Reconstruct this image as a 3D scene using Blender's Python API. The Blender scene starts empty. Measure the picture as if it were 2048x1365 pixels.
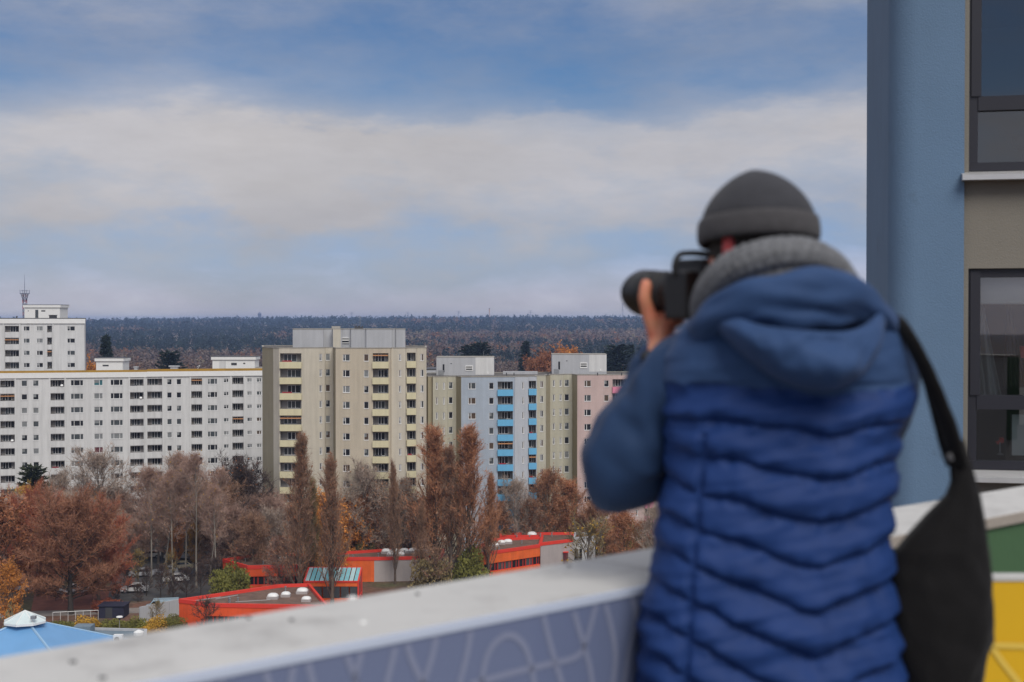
import bpy, bmesh, math, random
import numpy as np
from mathutils import Vector, Matrix, noise as mnoise

sc = bpy.context.scene
COL = sc.collection
PI = math.pi
# ---------------------------------------------------------------- camera
F = 2844.4; CX = 1024.0; CY = 682.5; EYE = 44.0
PITCH = math.atan((CY - 640.0) / F)
cd = bpy.data.cameras.new('camera'); cam = bpy.data.objects.new('camera', cd); COL.objects.link(cam)
cam.location = (0, 0, EYE); cam.rotation_euler = (PI/2 - PITCH, 0, 0)
cd.sensor_width = 36.0; cd.lens = F * 36.0 / 2048.0
cd.clip_start = 0.1; cd.clip_end = 30000
cd.dof.use_dof = True; cd.dof.focus_distance = 240.0; cd.dof.aperture_fstop = 3.7; cd.dof.aperture_blades = 9
sc.camera = cam
# ---------------------------------------------------------------- view
sc.view_settings.view_transform = 'Standard'; sc.view_settings.look = 'None'
sc.view_settings.gamma = 1.0; sc.view_settings.use_curve_mapping = False
sc.view_settings.exposure = 0.62
sc.render.engine = 'CYCLES'
sc.cycles.use_denoising = True
sc.cycles.max_bounces = 6; sc.cycles.diffuse_bounces = 3; sc.cycles.glossy_bounces = 3
sc.cycles.transmission_bounces = 4; sc.cycles.volume_bounces = 0; sc.cycles.transparent_max_bounces = 8
sc.cycles.caustics_reflective = False; sc.cycles.caustics_refractive = False
# ---------------------------------------------------------------- node helper
def N(nt, typ, **kw):
    n = nt.nodes.new(typ)
    for k, v in kw.items():
        if k == 'inp':
            for a, b in v.items():
                if isinstance(b, bpy.types.NodeSocket): nt.links.new(b, n.inputs[a])
                else: n.inputs[a].default_value = b
        else: setattr(n, k, v)
    return n
def M_(nt, op, a, b=0.0, c=0.0, clamp=False):
    n = nt.nodes.new('ShaderNodeMath'); n.operation = op; n.use_clamp = clamp
    for i, v in enumerate((a, b, c)):
        if isinstance(v, bpy.types.NodeSocket): nt.links.new(v, n.inputs[i])
        else: n.inputs[i].default_value = v
    return n.outputs[0]
def mixc(nt, f, a, b, blend='MIX'):
    n = nt.nodes.new('ShaderNodeMix'); n.data_type = 'RGBA'; n.blend_type = blend
    for i, v in ((0, f), (6, a), (7, b)):
        if isinstance(v, bpy.types.NodeSocket): nt.links.new(v, n.inputs[i])
        elif i == 0: n.inputs[0].default_value = v
        else: n.inputs[i].default_value = (v[0], v[1], v[2], 1)
    return n.outputs[2]
def ramp(nt, fac, stops, mode='LINEAR'):
    n = nt.nodes.new('ShaderNodeValToRGB'); n.color_ramp.interpolation = mode
    el = n.color_ramp.elements
    while len(el) < len(stops): el.new(0.5)
    for e, (p, c) in zip(el, stops):
        e.position = p
        if not isinstance(c, (tuple, list)): c = (c, c, c)
        e.color = (c[0], c[1], c[2], 1)
    nt.links.new(fac, n.inputs[0])
    return n.outputs[0]
def S(r, g, b):
    f = lambda v: ((v/255.0)/12.92 if v/255.0 <= 0.04045 else (((v/255.0)+0.055)/1.055)**2.4)
    return (f(r), f(g), f(b))
# ---------------------------------------------------------------- sky and sun
SUN_EL = math.radians(46); SUN_AZ = math.radians(160)      # clockwise from +Y: behind the camera, to the right
w = bpy.data.worlds.new('World'); sc.world = w; w.use_nodes = True
nt = w.node_tree; nt.nodes.clear()
out = N(nt, 'ShaderNodeOutputWorld'); bg = N(nt, 'ShaderNodeBackground'); nt.links.new(bg.outputs[0], out.inputs[0])
SKYS = 0.1; bg.inputs[1].default_value = SKYS
sky = N(nt, 'ShaderNodeTexSky', sky_type='NISHITA'); sky.sun_disc = False
sky.sun_elevation = SUN_EL; sky.sun_rotation = SUN_AZ
sky.air_density = 1.0; sky.dust_density = 0.6; sky.ozone_density = 3.0
tc = N(nt, 'ShaderNodeTexCoord'); sx = N(nt, 'ShaderNodeSeparateXYZ', inp={0: tc.outputs['Generated']})
X, Z = sx.outputs[0], sx.outputs[2]
def nz(scx, scz, scale, det=6, rough=.55, off=0.0):
    v = N(nt, 'ShaderNodeCombineXYZ', inp={0: M_(nt, 'MULTIPLY_ADD', X, scx, off), 1: M_(nt, 'MULTIPLY', sx.outputs[1], scx*.35), 2: M_(nt, 'MULTIPLY', Z, scz)})
    n = N(nt, 'ShaderNodeTexNoise', inp={'Vector': v.outputs[0], 'Scale': scale, 'Detail': det, 'Roughness': rough})
    return n.outputs[0]
nA = nz(1, 3.2, 4.0, 7, .55, 3.3); nB = nz(1, 2.4, 11.0, 6, .6, 7.1); nC = nz(1, 4, 2.2, 3, .5, 1.7)
# elevation (sine) with the cloud edges rising slightly to the right and frayed by noise
p = M_(nt, 'ADD', Z, M_(nt, 'MULTIPLY', M_(nt, 'SUBTRACT', nA, .5), .085))
p = M_(nt, 'ADD', p, M_(nt, 'MULTIPLY', M_(nt, 'SUBTRACT', nB, .5), .055))
p = M_(nt, 'SUBTRACT', p, M_(nt, 'MULTIPLY', M_(nt, 'MAXIMUM', M_(nt, 'SUBTRACT', X, .09), 0.0), .05))
K = 2844.0*4.0/4.0
def q(px): return px/2844.0/0.34
fac = M_(nt, 'DIVIDE', M_(nt, 'MAXIMUM', p, 0.0), 0.34)
base = ramp(nt, fac, [(0, .42), (q(25), .32), (q(60), .20), (q(120), .14), (q(165), .40), (q(215), .85), (q(355), .97), (q(388), .76), (q(418), .32), (q(450), .12), (q(540), .12), (q(640), .35), (q(760), .6), (1.0, .7)], 'LINEAR')
# wisps above the bank: thin veils, thicker to the left
wl = ramp(nt, M_(nt, 'ADD', M_(nt, 'MULTIPLY', X, 1.0), .5), [(0.0, .9), (.27, .75), (.42, .12), (.54, .08), (.64, .6), (1.0, .8)])
wz = ramp(nt, fac, [(0, 0), (q(300), 0), (q(430), .55), (q(560), 1), (1, 1)])
v1 = ramp(nt, nz(1, 3.0, 5.5, 8, .62, 11.4), [(.36, 0), (.66, 1)])
wisp = M_(nt, 'MULTIPLY', M_(nt, 'MULTIPLY', wl, wz), M_(nt, 'MULTIPLY_ADD', v1, .75, .25))
holes = M_(nt, 'MULTIPLY', M_(nt, 'SUBTRACT', ramp(nt, nC, [(.32, 0), (.62, 1)]), .5), .25)
lw = ramp(nt, M_(nt, 'ADD', M_(nt, 'MULTIPLY', X, 1.0), .5), [(.12, .70), (.30, 1.0)])
fray = M_(nt, 'MULTIPLY', M_(nt, 'SUBTRACT', ramp(nt, nB, [(.34, 0), (.66, 1)]), .5), .40)
cov = M_(nt, 'ADD', M_(nt, 'ADD', M_(nt, 'MULTIPLY', base, lw), wisp), M_(nt, 'ADD', holes, fray), clamp=True)
blue = mixc(nt, 1.0, sky.outputs[0], ramp(nt, fac, [(0, (.68, .67, .93)), (q(50), (.51, .50, .75)), (q(120), (.35, .385, .575)), (q(330), (.29, .36, .46)), (q(620), (.26, .33, .43)), (1, (.5, .6, .75))]), 'MULTIPLY')
cb = .92/SKYS
shade = M_(nt, 'MULTIPLY_ADD', M_(nt, 'SUBTRACT', nz(1, 3.4, 5.0, 8, .62, 21.0), .5), .62, 1.0)
ccol = mixc(nt, nC, (.300*cb, .312*cb, .365*cb), (.385*cb, .365*cb, .360*cb))
zen = ramp(nt, Z, [(0, .92), (.12, 1.0), (.35, 1.12), (1, 1.9/1.5)])
ccol = mixc(nt, 1.0, ccol, zen, 'MULTIPLY')
sh = N(nt, 'ShaderNodeCombineXYZ', inp={0: shade, 1: shade, 2: shade})
ccol = mixc(nt, 1.0, ccol, sh.outputs[0], 'MULTIPLY')
ccol = mixc(nt, 1.0, ccol, ramp(nt, fac, [(0, (.95, .97, 1.0)), (q(390), (1, 1, 1)), (q(500), (.56, .66, .82)), (q(760), (.66, .73, .86)), (1, (.95, .97, 1))]), 'MULTIPLY')
fin = mixc(nt, cov, blue, ccol)
nt.links.new(fin, bg.inputs[0])
sd = bpy.data.lights.new('sun', 'SUN'); sun = bpy.data.objects.new('sun', sd); COL.objects.link(sun)
sd.energy = 1.5; sd.angle = math.radians(32); sd.color = (1.0, .95, .88)
sdir = Vector((math.sin(SUN_AZ)*math.cos(SUN_EL), math.cos(SUN_AZ)*math.cos(SUN_EL), math.sin(SUN_EL)))
sun.rotation_euler = sdir.to_track_quat('Z', 'Y').to_euler()
# ---------------------------------------------------------------- geometry helpers
def P(px, py, d):
    """the world point seen at photo pixel (px, py) at forward distance d"""
    xc = (px-CX)/F; yc = -(py-CY)/F
    f = Vector((0, math.cos(PITCH), -math.sin(PITCH))); u = Vector((0, math.sin(PITCH), math.cos(PITCH)))
    v = f + Vector((xc, 0, 0)) + u*yc
    t = d/v.y
    return Vector((v.x*t, d, EYE + v.z*t))
def G(px, d): q_ = P(px, 900, d); return Vector((q_.x, d))
def zat(py, d): return P(1024, py, d).z
def mat(name, col, rough=.8, var=.0, vs=3.0, bump=0.0, bs=40.0, metal=0.0, streak=0.0, spec=None, coat=0.0, vattr=None, dark=None, wear=None):
    m = bpy.data.materials.new(name); m.use_nodes = True; t = m.node_tree
    b = t.nodes['Principled BSDF']; b.inputs['Roughness'].default_value = rough; b.inputs['Metallic'].default_value = metal
    if spec is not None: b.inputs['Specular IOR Level'].default_value = spec
    if coat: b.inputs['Coat Weight'].default_value = coat
    tcn = N(t, 'ShaderNodeTexCoord'); geo = N(t, 'ShaderNodeNewGeometry')
    pos = geo.outputs['Position']
    c = None
    if vattr:
        a = N(t, 'ShaderNodeAttribute', attribute_name=vattr); c = a.outputs['Color']
    base = c if c is not None else (col[0], col[1], col[2])
    if var:
        n = N(t, 'ShaderNodeTexNoise', inp={'Vector': pos, 'Scale': vs, 'Detail': 5.0, 'Roughness': .6})
        r = ramp(t, n.outputs[0], [(.3, 1-var), (.7, 1+var)])
        base = mixc(t, 1.0, base, r, 'MULTIPLY')
    if streak:
        mp = N(t, 'ShaderNodeMapping', inp={0: pos}); mp.inputs['Scale'].default_value = (1.3, 1.3, .09)
        n = N(t, 'ShaderNodeTexNoise', inp={'Vector': mp.outputs[0], 'Scale': 1.0, 'Detail': 6.0, 'Roughness': .65})
        r = ramp(t, n.outputs[0], [(.35, 1-streak), (.62, 1.0)])
        base = mixc(t, 1.0, base, r, 'MULTIPLY')
    if wear:
        n = N(t, 'ShaderNodeTexNoise', inp={'Vector': pos, 'Scale': wear[1], 'Detail': 8.0, 'Roughness': .7})
        r = ramp(t, n.outputs[0], [(wear[2], 0), (wear[3], 1)])
        base = mixc(t, r, base, wear[0])
    if isinstance(base, bpy.types.NodeSocket): t.links.new(base, b.inputs['Base Color'])
    else: b.inputs['Base Color'].default_value = (*base, 1)
    if bump:
        n = N(t, 'ShaderNodeTexNoise', inp={'Vector': pos, 'Scale': bs, 'Detail': 4.0})
        bn = N(t, 'ShaderNodeBump', inp={'Height': n.outputs[0], 'Strength': bump, 'Distance': 1.0/bs})
        t.links.new(bn.outputs[0], b.inputs['Normal'])
    return m
def link(name, me, parent=None, loc=(0, 0, 0), rotz=0.0, mats=None, local=False):
    o = bpy.data.objects.new(name, me); COL.objects.link(o)
    if parent is not None:
        o.parent = parent
        if tuple(loc) == (0, 0, 0): local = True
        o.location = Vector(loc) if local else Vector(loc) - parent.matrix_basis.translation
    else: o.location = loc
    if rotz: o.rotation_euler.z = rotz
    if mats and me is not None and not me.materials:
        for m in (mats if isinstance(mats, (list, tuple)) else [mats]): me.materials.append(m)
    return o
def tag(o, label=None, cat=None, group=None, kind=None):
    if label: o['label'] = label
    if cat: o['category'] = cat
    if group: o['group'] = group
    if kind: o['kind'] = kind
    return o
def empty(name, loc, label, cat, group=None, rotz=0.0):
    o = bpy.data.objects.new(name, None); COL.objects.link(o); o.location = loc; o.rotation_euler.z = rotz
    o.empty_display_size = .2
    return tag(o, label, cat, group)
class MB:
    def __init__(s): s.v = []; s.f = []; s.m = []
    def face(s, pts, mi=0):
        n = len(s.v); s.v += [tuple(p_) for p_ in pts]; s.f.append(tuple(range(n, n+len(pts)))); s.m.append(mi)
    def box(s, a, b, mi=0, T=None):
        x0, y0, z0 = a; x1, y1, z1 = b
        c = [(x0,y0,z0),(x1,y0,z0),(x1,y1,z0),(x0,y1,z0),(x0,y0,z1),(x1,y0,z1),(x1,y1,z1),(x0,y1,z1)]
        if T is not None: c = [tuple(T @ Vector(p_)) for p_ in c]
        n = len(s.v); s.v += c
        for q_ in ((0,3,2,1),(4,5,6,7),(0,1,5,4),(1,2,6,5),(2,3,7,6),(3,0,4,7)):
            s.f.append(tuple(n+i for i in q_)); s.m.append(mi)
    def prism(s, pts, z0, z1, mi=0, top=None):
        """upright prism over a plan polygon (counter-clockwise)"""
        n = len(s.v); k = len(pts)
        s.v += [(p_[0], p_[1], z0) for p_ in pts] + [(p_[0], p_[1], z1) for p_ in pts]
        for i in range(k):
            j = (i+1) % k; s.f.append((n+i, n+j, n+k+j, n+k+i)); s.m.append(mi)
        s.f.append(tuple(n+k+i for i in range(k))); s.m.append(mi if top is None else top)
        s.f.append(tuple(n+k-1-i for i in range(k))); s.m.append(mi)
    def bar(s, a, b, r0, r1=None, k=6, mi=0, cap=True):
        a = Vector(a); b = Vector(b); r1 = r0 if r1 is None else r1
        d = (b-a).normalized(); e = d.orthogonal().normalized(); g = d.cross(e)
        n = len(s.v)
        for c, r in ((a, r0), (b, r1)):
            for i in range(k):
                t_ = 2*PI*i/k; s.v.append(tuple(c + e*(r*math.cos(t_)) + g*(r*math.sin(t_))))
        for i in range(k):
            j = (i+1) % k; s.f.append((n+i, n+j, n+k+j, n+k+i)); s.m.append(mi)
        if cap:
            s.f.append(tuple(n+k+i for i in range(k))); s.m.append(mi); s.f.append(tuple(n+k-1-i for i in range(k))); s.m.append(mi)
    def mesh(s, name, mats=None, smooth=False):
        me = bpy.data.meshes.new(name); me.from_pydata(s.v, [], s.f)
        if mats:
            for m in (mats if isinstance(mats, (list, tuple)) else [mats]): me.materials.append(m)
        me.polygons.foreach_set('material_index', s.m)
        if smooth: me.polygons.foreach_set('use_smooth', [True]*len(s.f))
        me.update(); return me
    def build(s, name, mats, parent=None, smooth=False, **kw):
        """vertices in world coordinates; the object sits at its parent's base"""
        if parent is not None and not kw.pop('local', False):
            b = parent.matrix_basis.translation
            if abs(parent.rotation_euler.z) > 1e-6 or parent.parent is not None:
                mw = wmat(parent).inverted(); s.v = [tuple(mw @ Vector(v)) for v in s.v]
            else: s.v = [(v[0]-b.x, v[1]-b.y, v[2]-b.z) for v in s.v]
        return link(name, s.mesh(name, mats, smooth), parent, local=True)
def wmat(o):
    m = o.matrix_basis.copy(); 
    while o.parent is not None: o = o.parent; m = o.matrix_basis @ m
    return m
def np_mesh(name, V, T, mats, mi=None, col=None, smooth=False):
    me = bpy.data.meshes.new(name)
    V = np.asarray(V, np.float32); T = np.asarray(T, np.int32)
    nv, nf = len(V), len(T); k = T.shape[1]
    me.vertices.add(nv); me.vertices.foreach_set('co', V.ravel())
    me.loops.add(nf*k); me.loops.foreach_set('vertex_index', T.ravel())
    me.polygons.add(nf); me.polygons.foreach_set('loop_start', np.arange(nf, dtype=np.int32)*k)
    try: me.polygons.foreach_set('loop_total', np.full(nf, k, np.int32))
    except Exception: pass
    for m in mats: me.materials.append(m)
    if mi is not None: me.polygons.foreach_set('material_index', np.asarray(mi, np.int32))
    if smooth: me.polygons.foreach_set('use_smooth', np.ones(nf, bool))
    me.update(calc_edges=True)
    if col is not None:
        a = me.color_attributes.new('col', 'FLOAT_COLOR', 'POINT')
        c4 = np.ones((nv, 4), np.float32); c4[:, :3] = col; a.data.foreach_set('color', c4.ravel())
    return me
# ---------------------------------------------------------------- materials
M = {}
M['white_wall'] = mat('white_render', (.68, .68, .67), .9, .03, .6, streak=.17)
M['white_trim'] = mat('white_paint', (.80, .80, .78), .6, .04, 2)
M['white_frame'] = mat('white_frame', (.78, .78, .77), .45)
M['beige_wall'] = mat('beige_render', (.55, .485, .375), .92, .04, .5, streak=.14)
M['beige_light'] = mat('pale_beige_render', (.59, .545, .45), .92, .04, .5, streak=.14)
M['olive_and_shade'] = mat('olive_and_shaded_render', (.37, .325, .22), .92, .04, .5, streak=.10)  # olive strips; also puts shade into the colour of left-facing returns
M['beige_b'] = mat('grey_beige_render', (.52, .50, .40), .92, .04, .5, streak=.16)
M['blue_wall'] = mat('pale_blue_render', (.40, .46, .53), .92, .04, .5, streak=.12)
M['blue_pale'] = mat('blue_white_render', (.50, .53, .57), .92, .04, .5, streak=.12)
M['pink_wall'] = mat('pale_pink_render', (.56, .43, .40), .92, .04, .5, streak=.12)
M['yellow_panel'] = mat('pale_yellow_panel', (.68, .625, .41), .7, .03, 1, streak=.10)
M['blue_panel'] = mat('sky_blue_panel', (.15, .46, .72), .6, .04, 1, streak=.08)
M['blue_panel_pale'] = mat('faded_blue_panel', (.24, .50, .62), .6, .04, 1, streak=.08)
M['pink_panel'] = mat('pink_panel', (.72, .25, .36), .6, .04, 1, streak=.08)
M['grey_clad'] = mat('grey_fibre_panel', (.46, .47, .49), .8, .04, .4, streak=.12)
M['concrete'] = mat('old_concrete', (.36, .34, .30), .9, .12, 1.5, streak=.2)
M['roof'] = mat('roof_felt', (.12, .11, .10), .95, .25, .8)
M['ochre'] = mat('ochre_edge', (.42, .24, .035), .8, .15, .5)
M['dark_metal'] = mat('dark_metal', (.06, .06, .065), .5, .1, 2)
M['grey_metal'] = mat('grey_metal', (.30, .31, .32), .45, .1, 4, metal=.3)
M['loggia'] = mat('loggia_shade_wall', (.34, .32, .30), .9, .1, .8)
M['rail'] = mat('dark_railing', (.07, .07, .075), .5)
for k_, c_, r_ in (('glass_dark', (.020, .022, .026), .12), ('glass_mid', (.075, .085, .09), .15), ('glass_curtain', (.22, .23, .23), .3), ('glass_teal', (.05, .15, .17), .2), ('glass_red', (.12, .03, .04), .3), ('glass_warm', (.10, .07, .05), .2)):
    M[k_] = mat(k_, c_, r_, .15, 1.5, spec=.5)
M['awning'] = mat('orange_awning', (.55, .27, .12), .8)
M['flower'] = mat('red_flowers', (.40, .02, .03), .8)
# ---------------------------------------------------------------- buildings
RB = random.Random(7)
_fc = {}
def window_meshes(w, h, kind, fm='white_frame'):
    key = (round(w, 2), round(h, 2), kind, fm)
    if key in _fc: return _fc[key]
    b = MB(); t = .065
    y0, y1 = .06, .14
    b.box((0, y0, 0), (w, y1, t)); b.box((0, y0, h-t), (w, y1, h))
    b.box((0, y0, t), (t, y1, h-t)); b.box((w-t, y0, t), (w, y1, h-t))
    ms = {'one': [], 'two': [.36], 'half': [.62], 'tri': [.26, .74], 'four': [.22, .5, .78], 'door': [.3, .6]}[kind]
    for x in ms: b.box((w*x-t*.75, y0-.01, t), (w*x+t*.75, y1+.01, h-t))
    b.box((-.04, -.07, -.055), (w+.04, .055, -.003))           # sill
    fme = b.mesh('window', M[fm])
    g = MB(); g.box((t*.6, .095, t*.6), (w-t*.6, .125, h-t*.6))
    panes = {k: None for k in ('glass_dark', 'glass_mid', 'glass_curtain', 'glass_teal', 'glass_red', 'glass_warm')}
    for k in panes: panes[k] = g.mesh('pane', M[k])
    c = MB(); c.box((t, .080, h*.45), (w*(.34 if kind in ('two', 'tri', 'four') else .55), .092, h-t)); cur = c.mesh('curtain', M['glass_curtain'])
    _fc[key] = (fme, panes, cur)
    return _fc[key]
def pick_glass(dark=.5):
    r = RB.random()
    if r < dark: return 'glass_dark'
    if r < dark+.30: return 'glass_mid'
    if r < dark+.42: return 'glass_curtain'
    return 'glass_warm' if RB.random() < .5 else 'glass_mid'
def plan_u(px, A, B):
    """distance along A->B where the sight line of photo column px crosses it"""
    s = G(px, 1.0).x; dx, dy = B.x-A.x, B.y-A.y
    t = (A.x - s*A.y)/(s*dy - dx)
    return t*math.hypot(dx, dy)
def facade(root, A, B, ztop, zbot, cols, wall, rows=12, pitch=2.8, skip=None, sub=None):
    """one wall plane with real openings; cols = (kind, x0px, x1px, drop, height[, panel material]); kinds are window types or 'log'"""
    L = (B-A).length; rz = math.atan2(B.y-A.y, B.x-A.x); t = (B-A)/L; nin = Vector((-t.y, t.x))
    ops = []; 
    for c in cols:
        u0, u1 = plan_u(c[1], A, B), plan_u(c[2], A, B)
        u0 = max(u0, .05); u1 = min(u1, L-.05)
        for r in range(rows):
            z1 = ztop - c[3] - r*pitch; z0 = z1 - c[4]
            if z0 < zbot + .3: break
            ops.append((u0, u1, z0, z1, 1.35 if c[0] == 'log' else .16, c, r))
    us = sorted({0, L, *[round(v, 4) for o in ops for v in o[:2]]}); zs = sorted({zbot, ztop, *[round(v, 4) for o in ops for v in o[2:4]]})
    b = MB(); W3 = lambda u, z, n=0.0: (A.x+t.x*u+nin.x*n, A.y+t.y*u+nin.y*n, z)
    def inside(u, z):
        for o in ops:
            if o[0] < u < o[1] and o[2] < z < o[3]: return True
        return False
    for i in range(len(us)-1):
        uc = (us[i]+us[i+1])/2; hit = [o for o in ops if o[0] < uc < o[1]]
        start = None
        for j in range(len(zs)-1):
            zc = (zs[j]+zs[j+1])/2; ins = any(o[2] < zc < o[3] for o in hit)
            if not ins and start is None: start = zs[j]
            if start is not None and (ins or j == len(zs)-2):
                ze = zs[j] if ins else zs[j+1]
                b.face([W3(us[i], start), W3(us[i+1], start), W3(us[i+1], ze), W3(us[i], ze)]); start = None
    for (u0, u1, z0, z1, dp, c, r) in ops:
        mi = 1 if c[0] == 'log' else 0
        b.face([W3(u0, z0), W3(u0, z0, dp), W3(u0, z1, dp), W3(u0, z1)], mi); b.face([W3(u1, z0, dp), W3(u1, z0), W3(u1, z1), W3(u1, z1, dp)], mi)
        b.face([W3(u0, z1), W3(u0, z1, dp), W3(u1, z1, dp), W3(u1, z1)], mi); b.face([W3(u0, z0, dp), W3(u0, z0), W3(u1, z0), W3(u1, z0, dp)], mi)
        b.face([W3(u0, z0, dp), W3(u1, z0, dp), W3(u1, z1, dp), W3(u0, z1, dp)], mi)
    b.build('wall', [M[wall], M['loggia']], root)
    for (u0, u1, z0, z1, dp, c, r) in ops:
        wd, h = u1-u0, z1-z0
        if skip and skip(c, r): continue
        if c[0] != 'log':
            fme, panes, cur = window_meshes(wd, h, c[0])
            f = link('window', fme, root, W3(u0, z0), rz)
            g = pick_glass(.42)
            if sub and (c[1], r) in sub: g = sub[(c[1], r)]
            link('pane', panes[g], f)
            if RB.random() < .40: link('curtain', cur, f)
        else:
            ww = wd*.62; off = wd*(.30 if RB.random() < .6 else .12)
            fme, panes, cur = window_meshes(ww, min(h-.05, 1.34), 'door' if ww > 1.3 else 'half')
            f = link('window', fme, root, W3(u0+off, z0+.02, dp-.17), rz)
            link('pane', panes[pick_glass(.7)], f)
            pm = c[5] if len(c) > 5 else None
            key = ('pan', round(wd, 2), pm, round(pitch-h, 2))
            if key not in _fc:
                pb = MB(); ph = pitch-h-.12
                if pm is None:
                    pb.box((-.02, -.10, -ph), (wd+.02, -.004, .0)); mm = M[wall]
                else:
                    k = .42; n0 = -k; mm = M[pm]
                    pb.box((-.06, n0, -ph), (wd+.06, -.004, .0))
                pb2 = MB()
                y_ = -.10 if pm is None else -.42
                pb2.box((-.02, y_+.01, .07), (wd+.02, y_+.05, .12)); 
                nb = max(3, int(wd/.5))
                for i in range(nb+1): pb2.box((wd*i/nb-.015, y_+.015, .003), (wd*i/nb+.015, y_+.045, .07))
                _fc[key] = (pb.mesh('balcony_panel', mm), pb2.mesh('railing', M['rail']))
            pme, rme = _fc[key]
            bp = link('balcony_panel', pme, root, W3(u0, z0-.001), rz)
            link('railing', rme, bp)
            rr = RB.random()
            if rr < .22:
                d_ = MB(); d_.box((wd*.1, -.02, .004), (wd*.55, .20, .22)); link('planter', d_.mesh('planter', M['flower' if rr < .05 else 'dark_metal']), bp)
            elif rr < .255:
                d_ = MB(); d_.box((.05, -.30, h-.38), (wd-.05, -.01, h-.30)); d_.box((.05, -.31, h-.48), (wd-.05, -.29, h-.30)); link('awning', d_.mesh('awning', M['awning']), bp)
            elif rr < .30:
                d_ = MB(); d_.bar((wd*.8, -.16, .3), (wd*.8, -.19, .33), .28, .24, 12); link('satellite_dish', d_.mesh('satellite_dish', M['white_trim']), bp)
    return b
def pv(lst): return [G(x, d) for x, d in lst]
def shell(root, pts, zt, zb, wallm, roofm='roof', back=None, coping=.12, copm='concrete', sides=True):
    """roof slab, plain outer walls for the given edges (list of (i, j) pairs into pts) and a thin coping round the roof edge"""
    b = MB(); b.face([(p_.x, p_.y, zt-.02) for p_ in pts]); b.build('roof', M[roofm], root)
    c = MB(); n = len(pts)
    for i in range(n):
        a, e = pts[i], pts[(i+1) % n]; t = (e-a).normalized(); nn = Vector((t.y, -t.x))
        q_ = [a+nn*.06-t*.03, e+nn*.06+t*.03, e-nn*.30+t*.03, a-nn*.30-t*.03]
        c.prism([(v.x, v.y) for v in q_], zt+.004+.001*i, zt+coping+.001*i)
    c.build('coping', M[copm], root)
    if back:
        b = MB()
        for i, j, m in back:
            a, e = pts[i], pts[j]; b.face([(a.x, a.y, zb), (e.x, e.y, zb), (e.x, e.y, zt), (a.x, a.y, zt)], m)
        b.build('wall', [M[x] for x in (wallm if isinstance(wallm, (list, tuple)) else [wallm])], root)
def plainwall(root, A, B, zt, zb, m):
    b = MB(); b.face([(A.x, A.y, zb), (B.x, B.y, zb), (B.x, B.y, zt), (A.x, A.y, zt)]); b.build('wall', M[m], root)
def boxhouse(root, name, x0, x1, d, depth, z0, z1, m, cap=None, extra=None):
    """roof-top plant room: a part with sub-parts"""
    a, e = G(x0, d), G(x1, d)
    b = MB(); b.box((a.x, d, z0), (e.x, d+depth, z1))
    o = b.build(name, M[m], root)
    c = MB(); k = .25 if cap else .05; hh = cap or .1
    c.box((a.x-k, d-k, z1+.003), (e.x+k, d+depth+k, z1+hh)); c.build('cap', M['white_trim' if cap else 'concrete'], o)
    if cap:
        c = MB(); c.box((a.x-k-.03, d-k-.03, z1+hh+.003), (e.x+k+.03, d+depth+k+.03, z1+hh+.1)); c.build('cap_edge', M['dark_metal'], o)
    for ex in (extra or []):
        nm, X0, X1, Y0, Y1, mm, pr = ex
        g0, g1 = G(X0, d), G(X1, d); b = MB(); b.box((g0.x, d-pr, zat(Y1, d)), (g1.x, d-.002, zat(Y0, d))); b.build(nm, M[mm], o)
    return o
# --- long white slab block
A = G(-160, 283.5); B = G(530, 300.5)
zr = zat(757, 289) + 1.0
wb = empty('apartment_block', ((A.x+B.x)/2, (A.y+B.y)/2, 0), 'long white apartment block with an ochre roof edge and rows of dark loggias', 'apartment building')
h1 = 1.16; dr = 1.45
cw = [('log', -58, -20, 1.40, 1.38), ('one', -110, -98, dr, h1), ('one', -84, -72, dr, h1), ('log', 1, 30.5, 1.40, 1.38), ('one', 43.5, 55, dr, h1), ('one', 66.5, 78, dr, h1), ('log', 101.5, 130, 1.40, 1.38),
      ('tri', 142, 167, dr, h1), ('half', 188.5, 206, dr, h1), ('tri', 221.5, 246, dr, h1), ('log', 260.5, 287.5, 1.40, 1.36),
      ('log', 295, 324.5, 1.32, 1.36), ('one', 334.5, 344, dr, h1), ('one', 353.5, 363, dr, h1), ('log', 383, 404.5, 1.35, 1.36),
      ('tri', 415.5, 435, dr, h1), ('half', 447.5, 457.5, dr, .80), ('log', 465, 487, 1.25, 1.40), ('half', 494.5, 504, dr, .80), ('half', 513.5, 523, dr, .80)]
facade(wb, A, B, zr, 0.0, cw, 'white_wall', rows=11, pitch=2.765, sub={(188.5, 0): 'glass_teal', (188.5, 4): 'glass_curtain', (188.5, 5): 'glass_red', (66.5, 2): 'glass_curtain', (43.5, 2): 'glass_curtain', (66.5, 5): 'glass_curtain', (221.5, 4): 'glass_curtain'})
t_ = (B-A).normalized(); nb_ = Vector((-t_.y, t_.x))*13
C_, D_ = B+nb_, A+nb_
shell(wb, [A, B, C_, D_], zr, 0, 'white_wall', back=[(1, 2, 0), (2, 3, 0), (3, 0, 0)], coping=.1, copm='roof')
def strip(root, name, A, B, u0, u1, z0, z1, pr, m, y1=-.003):
    t = (B-A).normalized(); n = Vector((t.y, -t.x)); b = MB()
    a, e = A+t*u0, A+t*u1
    q_ = [a+n*pr, e+n*pr, e-n*y1, a-n*y1] if y1 >= 0 else [a+n*pr, e+n*pr, e+n*.003, a+n*.003]
    b.prism([(v.x, v.y) for v in q_], z0, z1); return b.build(name, M[m], root)
Lw = (B-A).length; um = plan_u(294.5, A, B)
strip(wb, 'fascia', A, B, 0, um, zr-.98, zr+.10, .22, 'white_trim'); strip(wb, 'fascia', A, B, um+.01, Lw, zr-.90, zr+.16, .26, 'white_trim')
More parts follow.
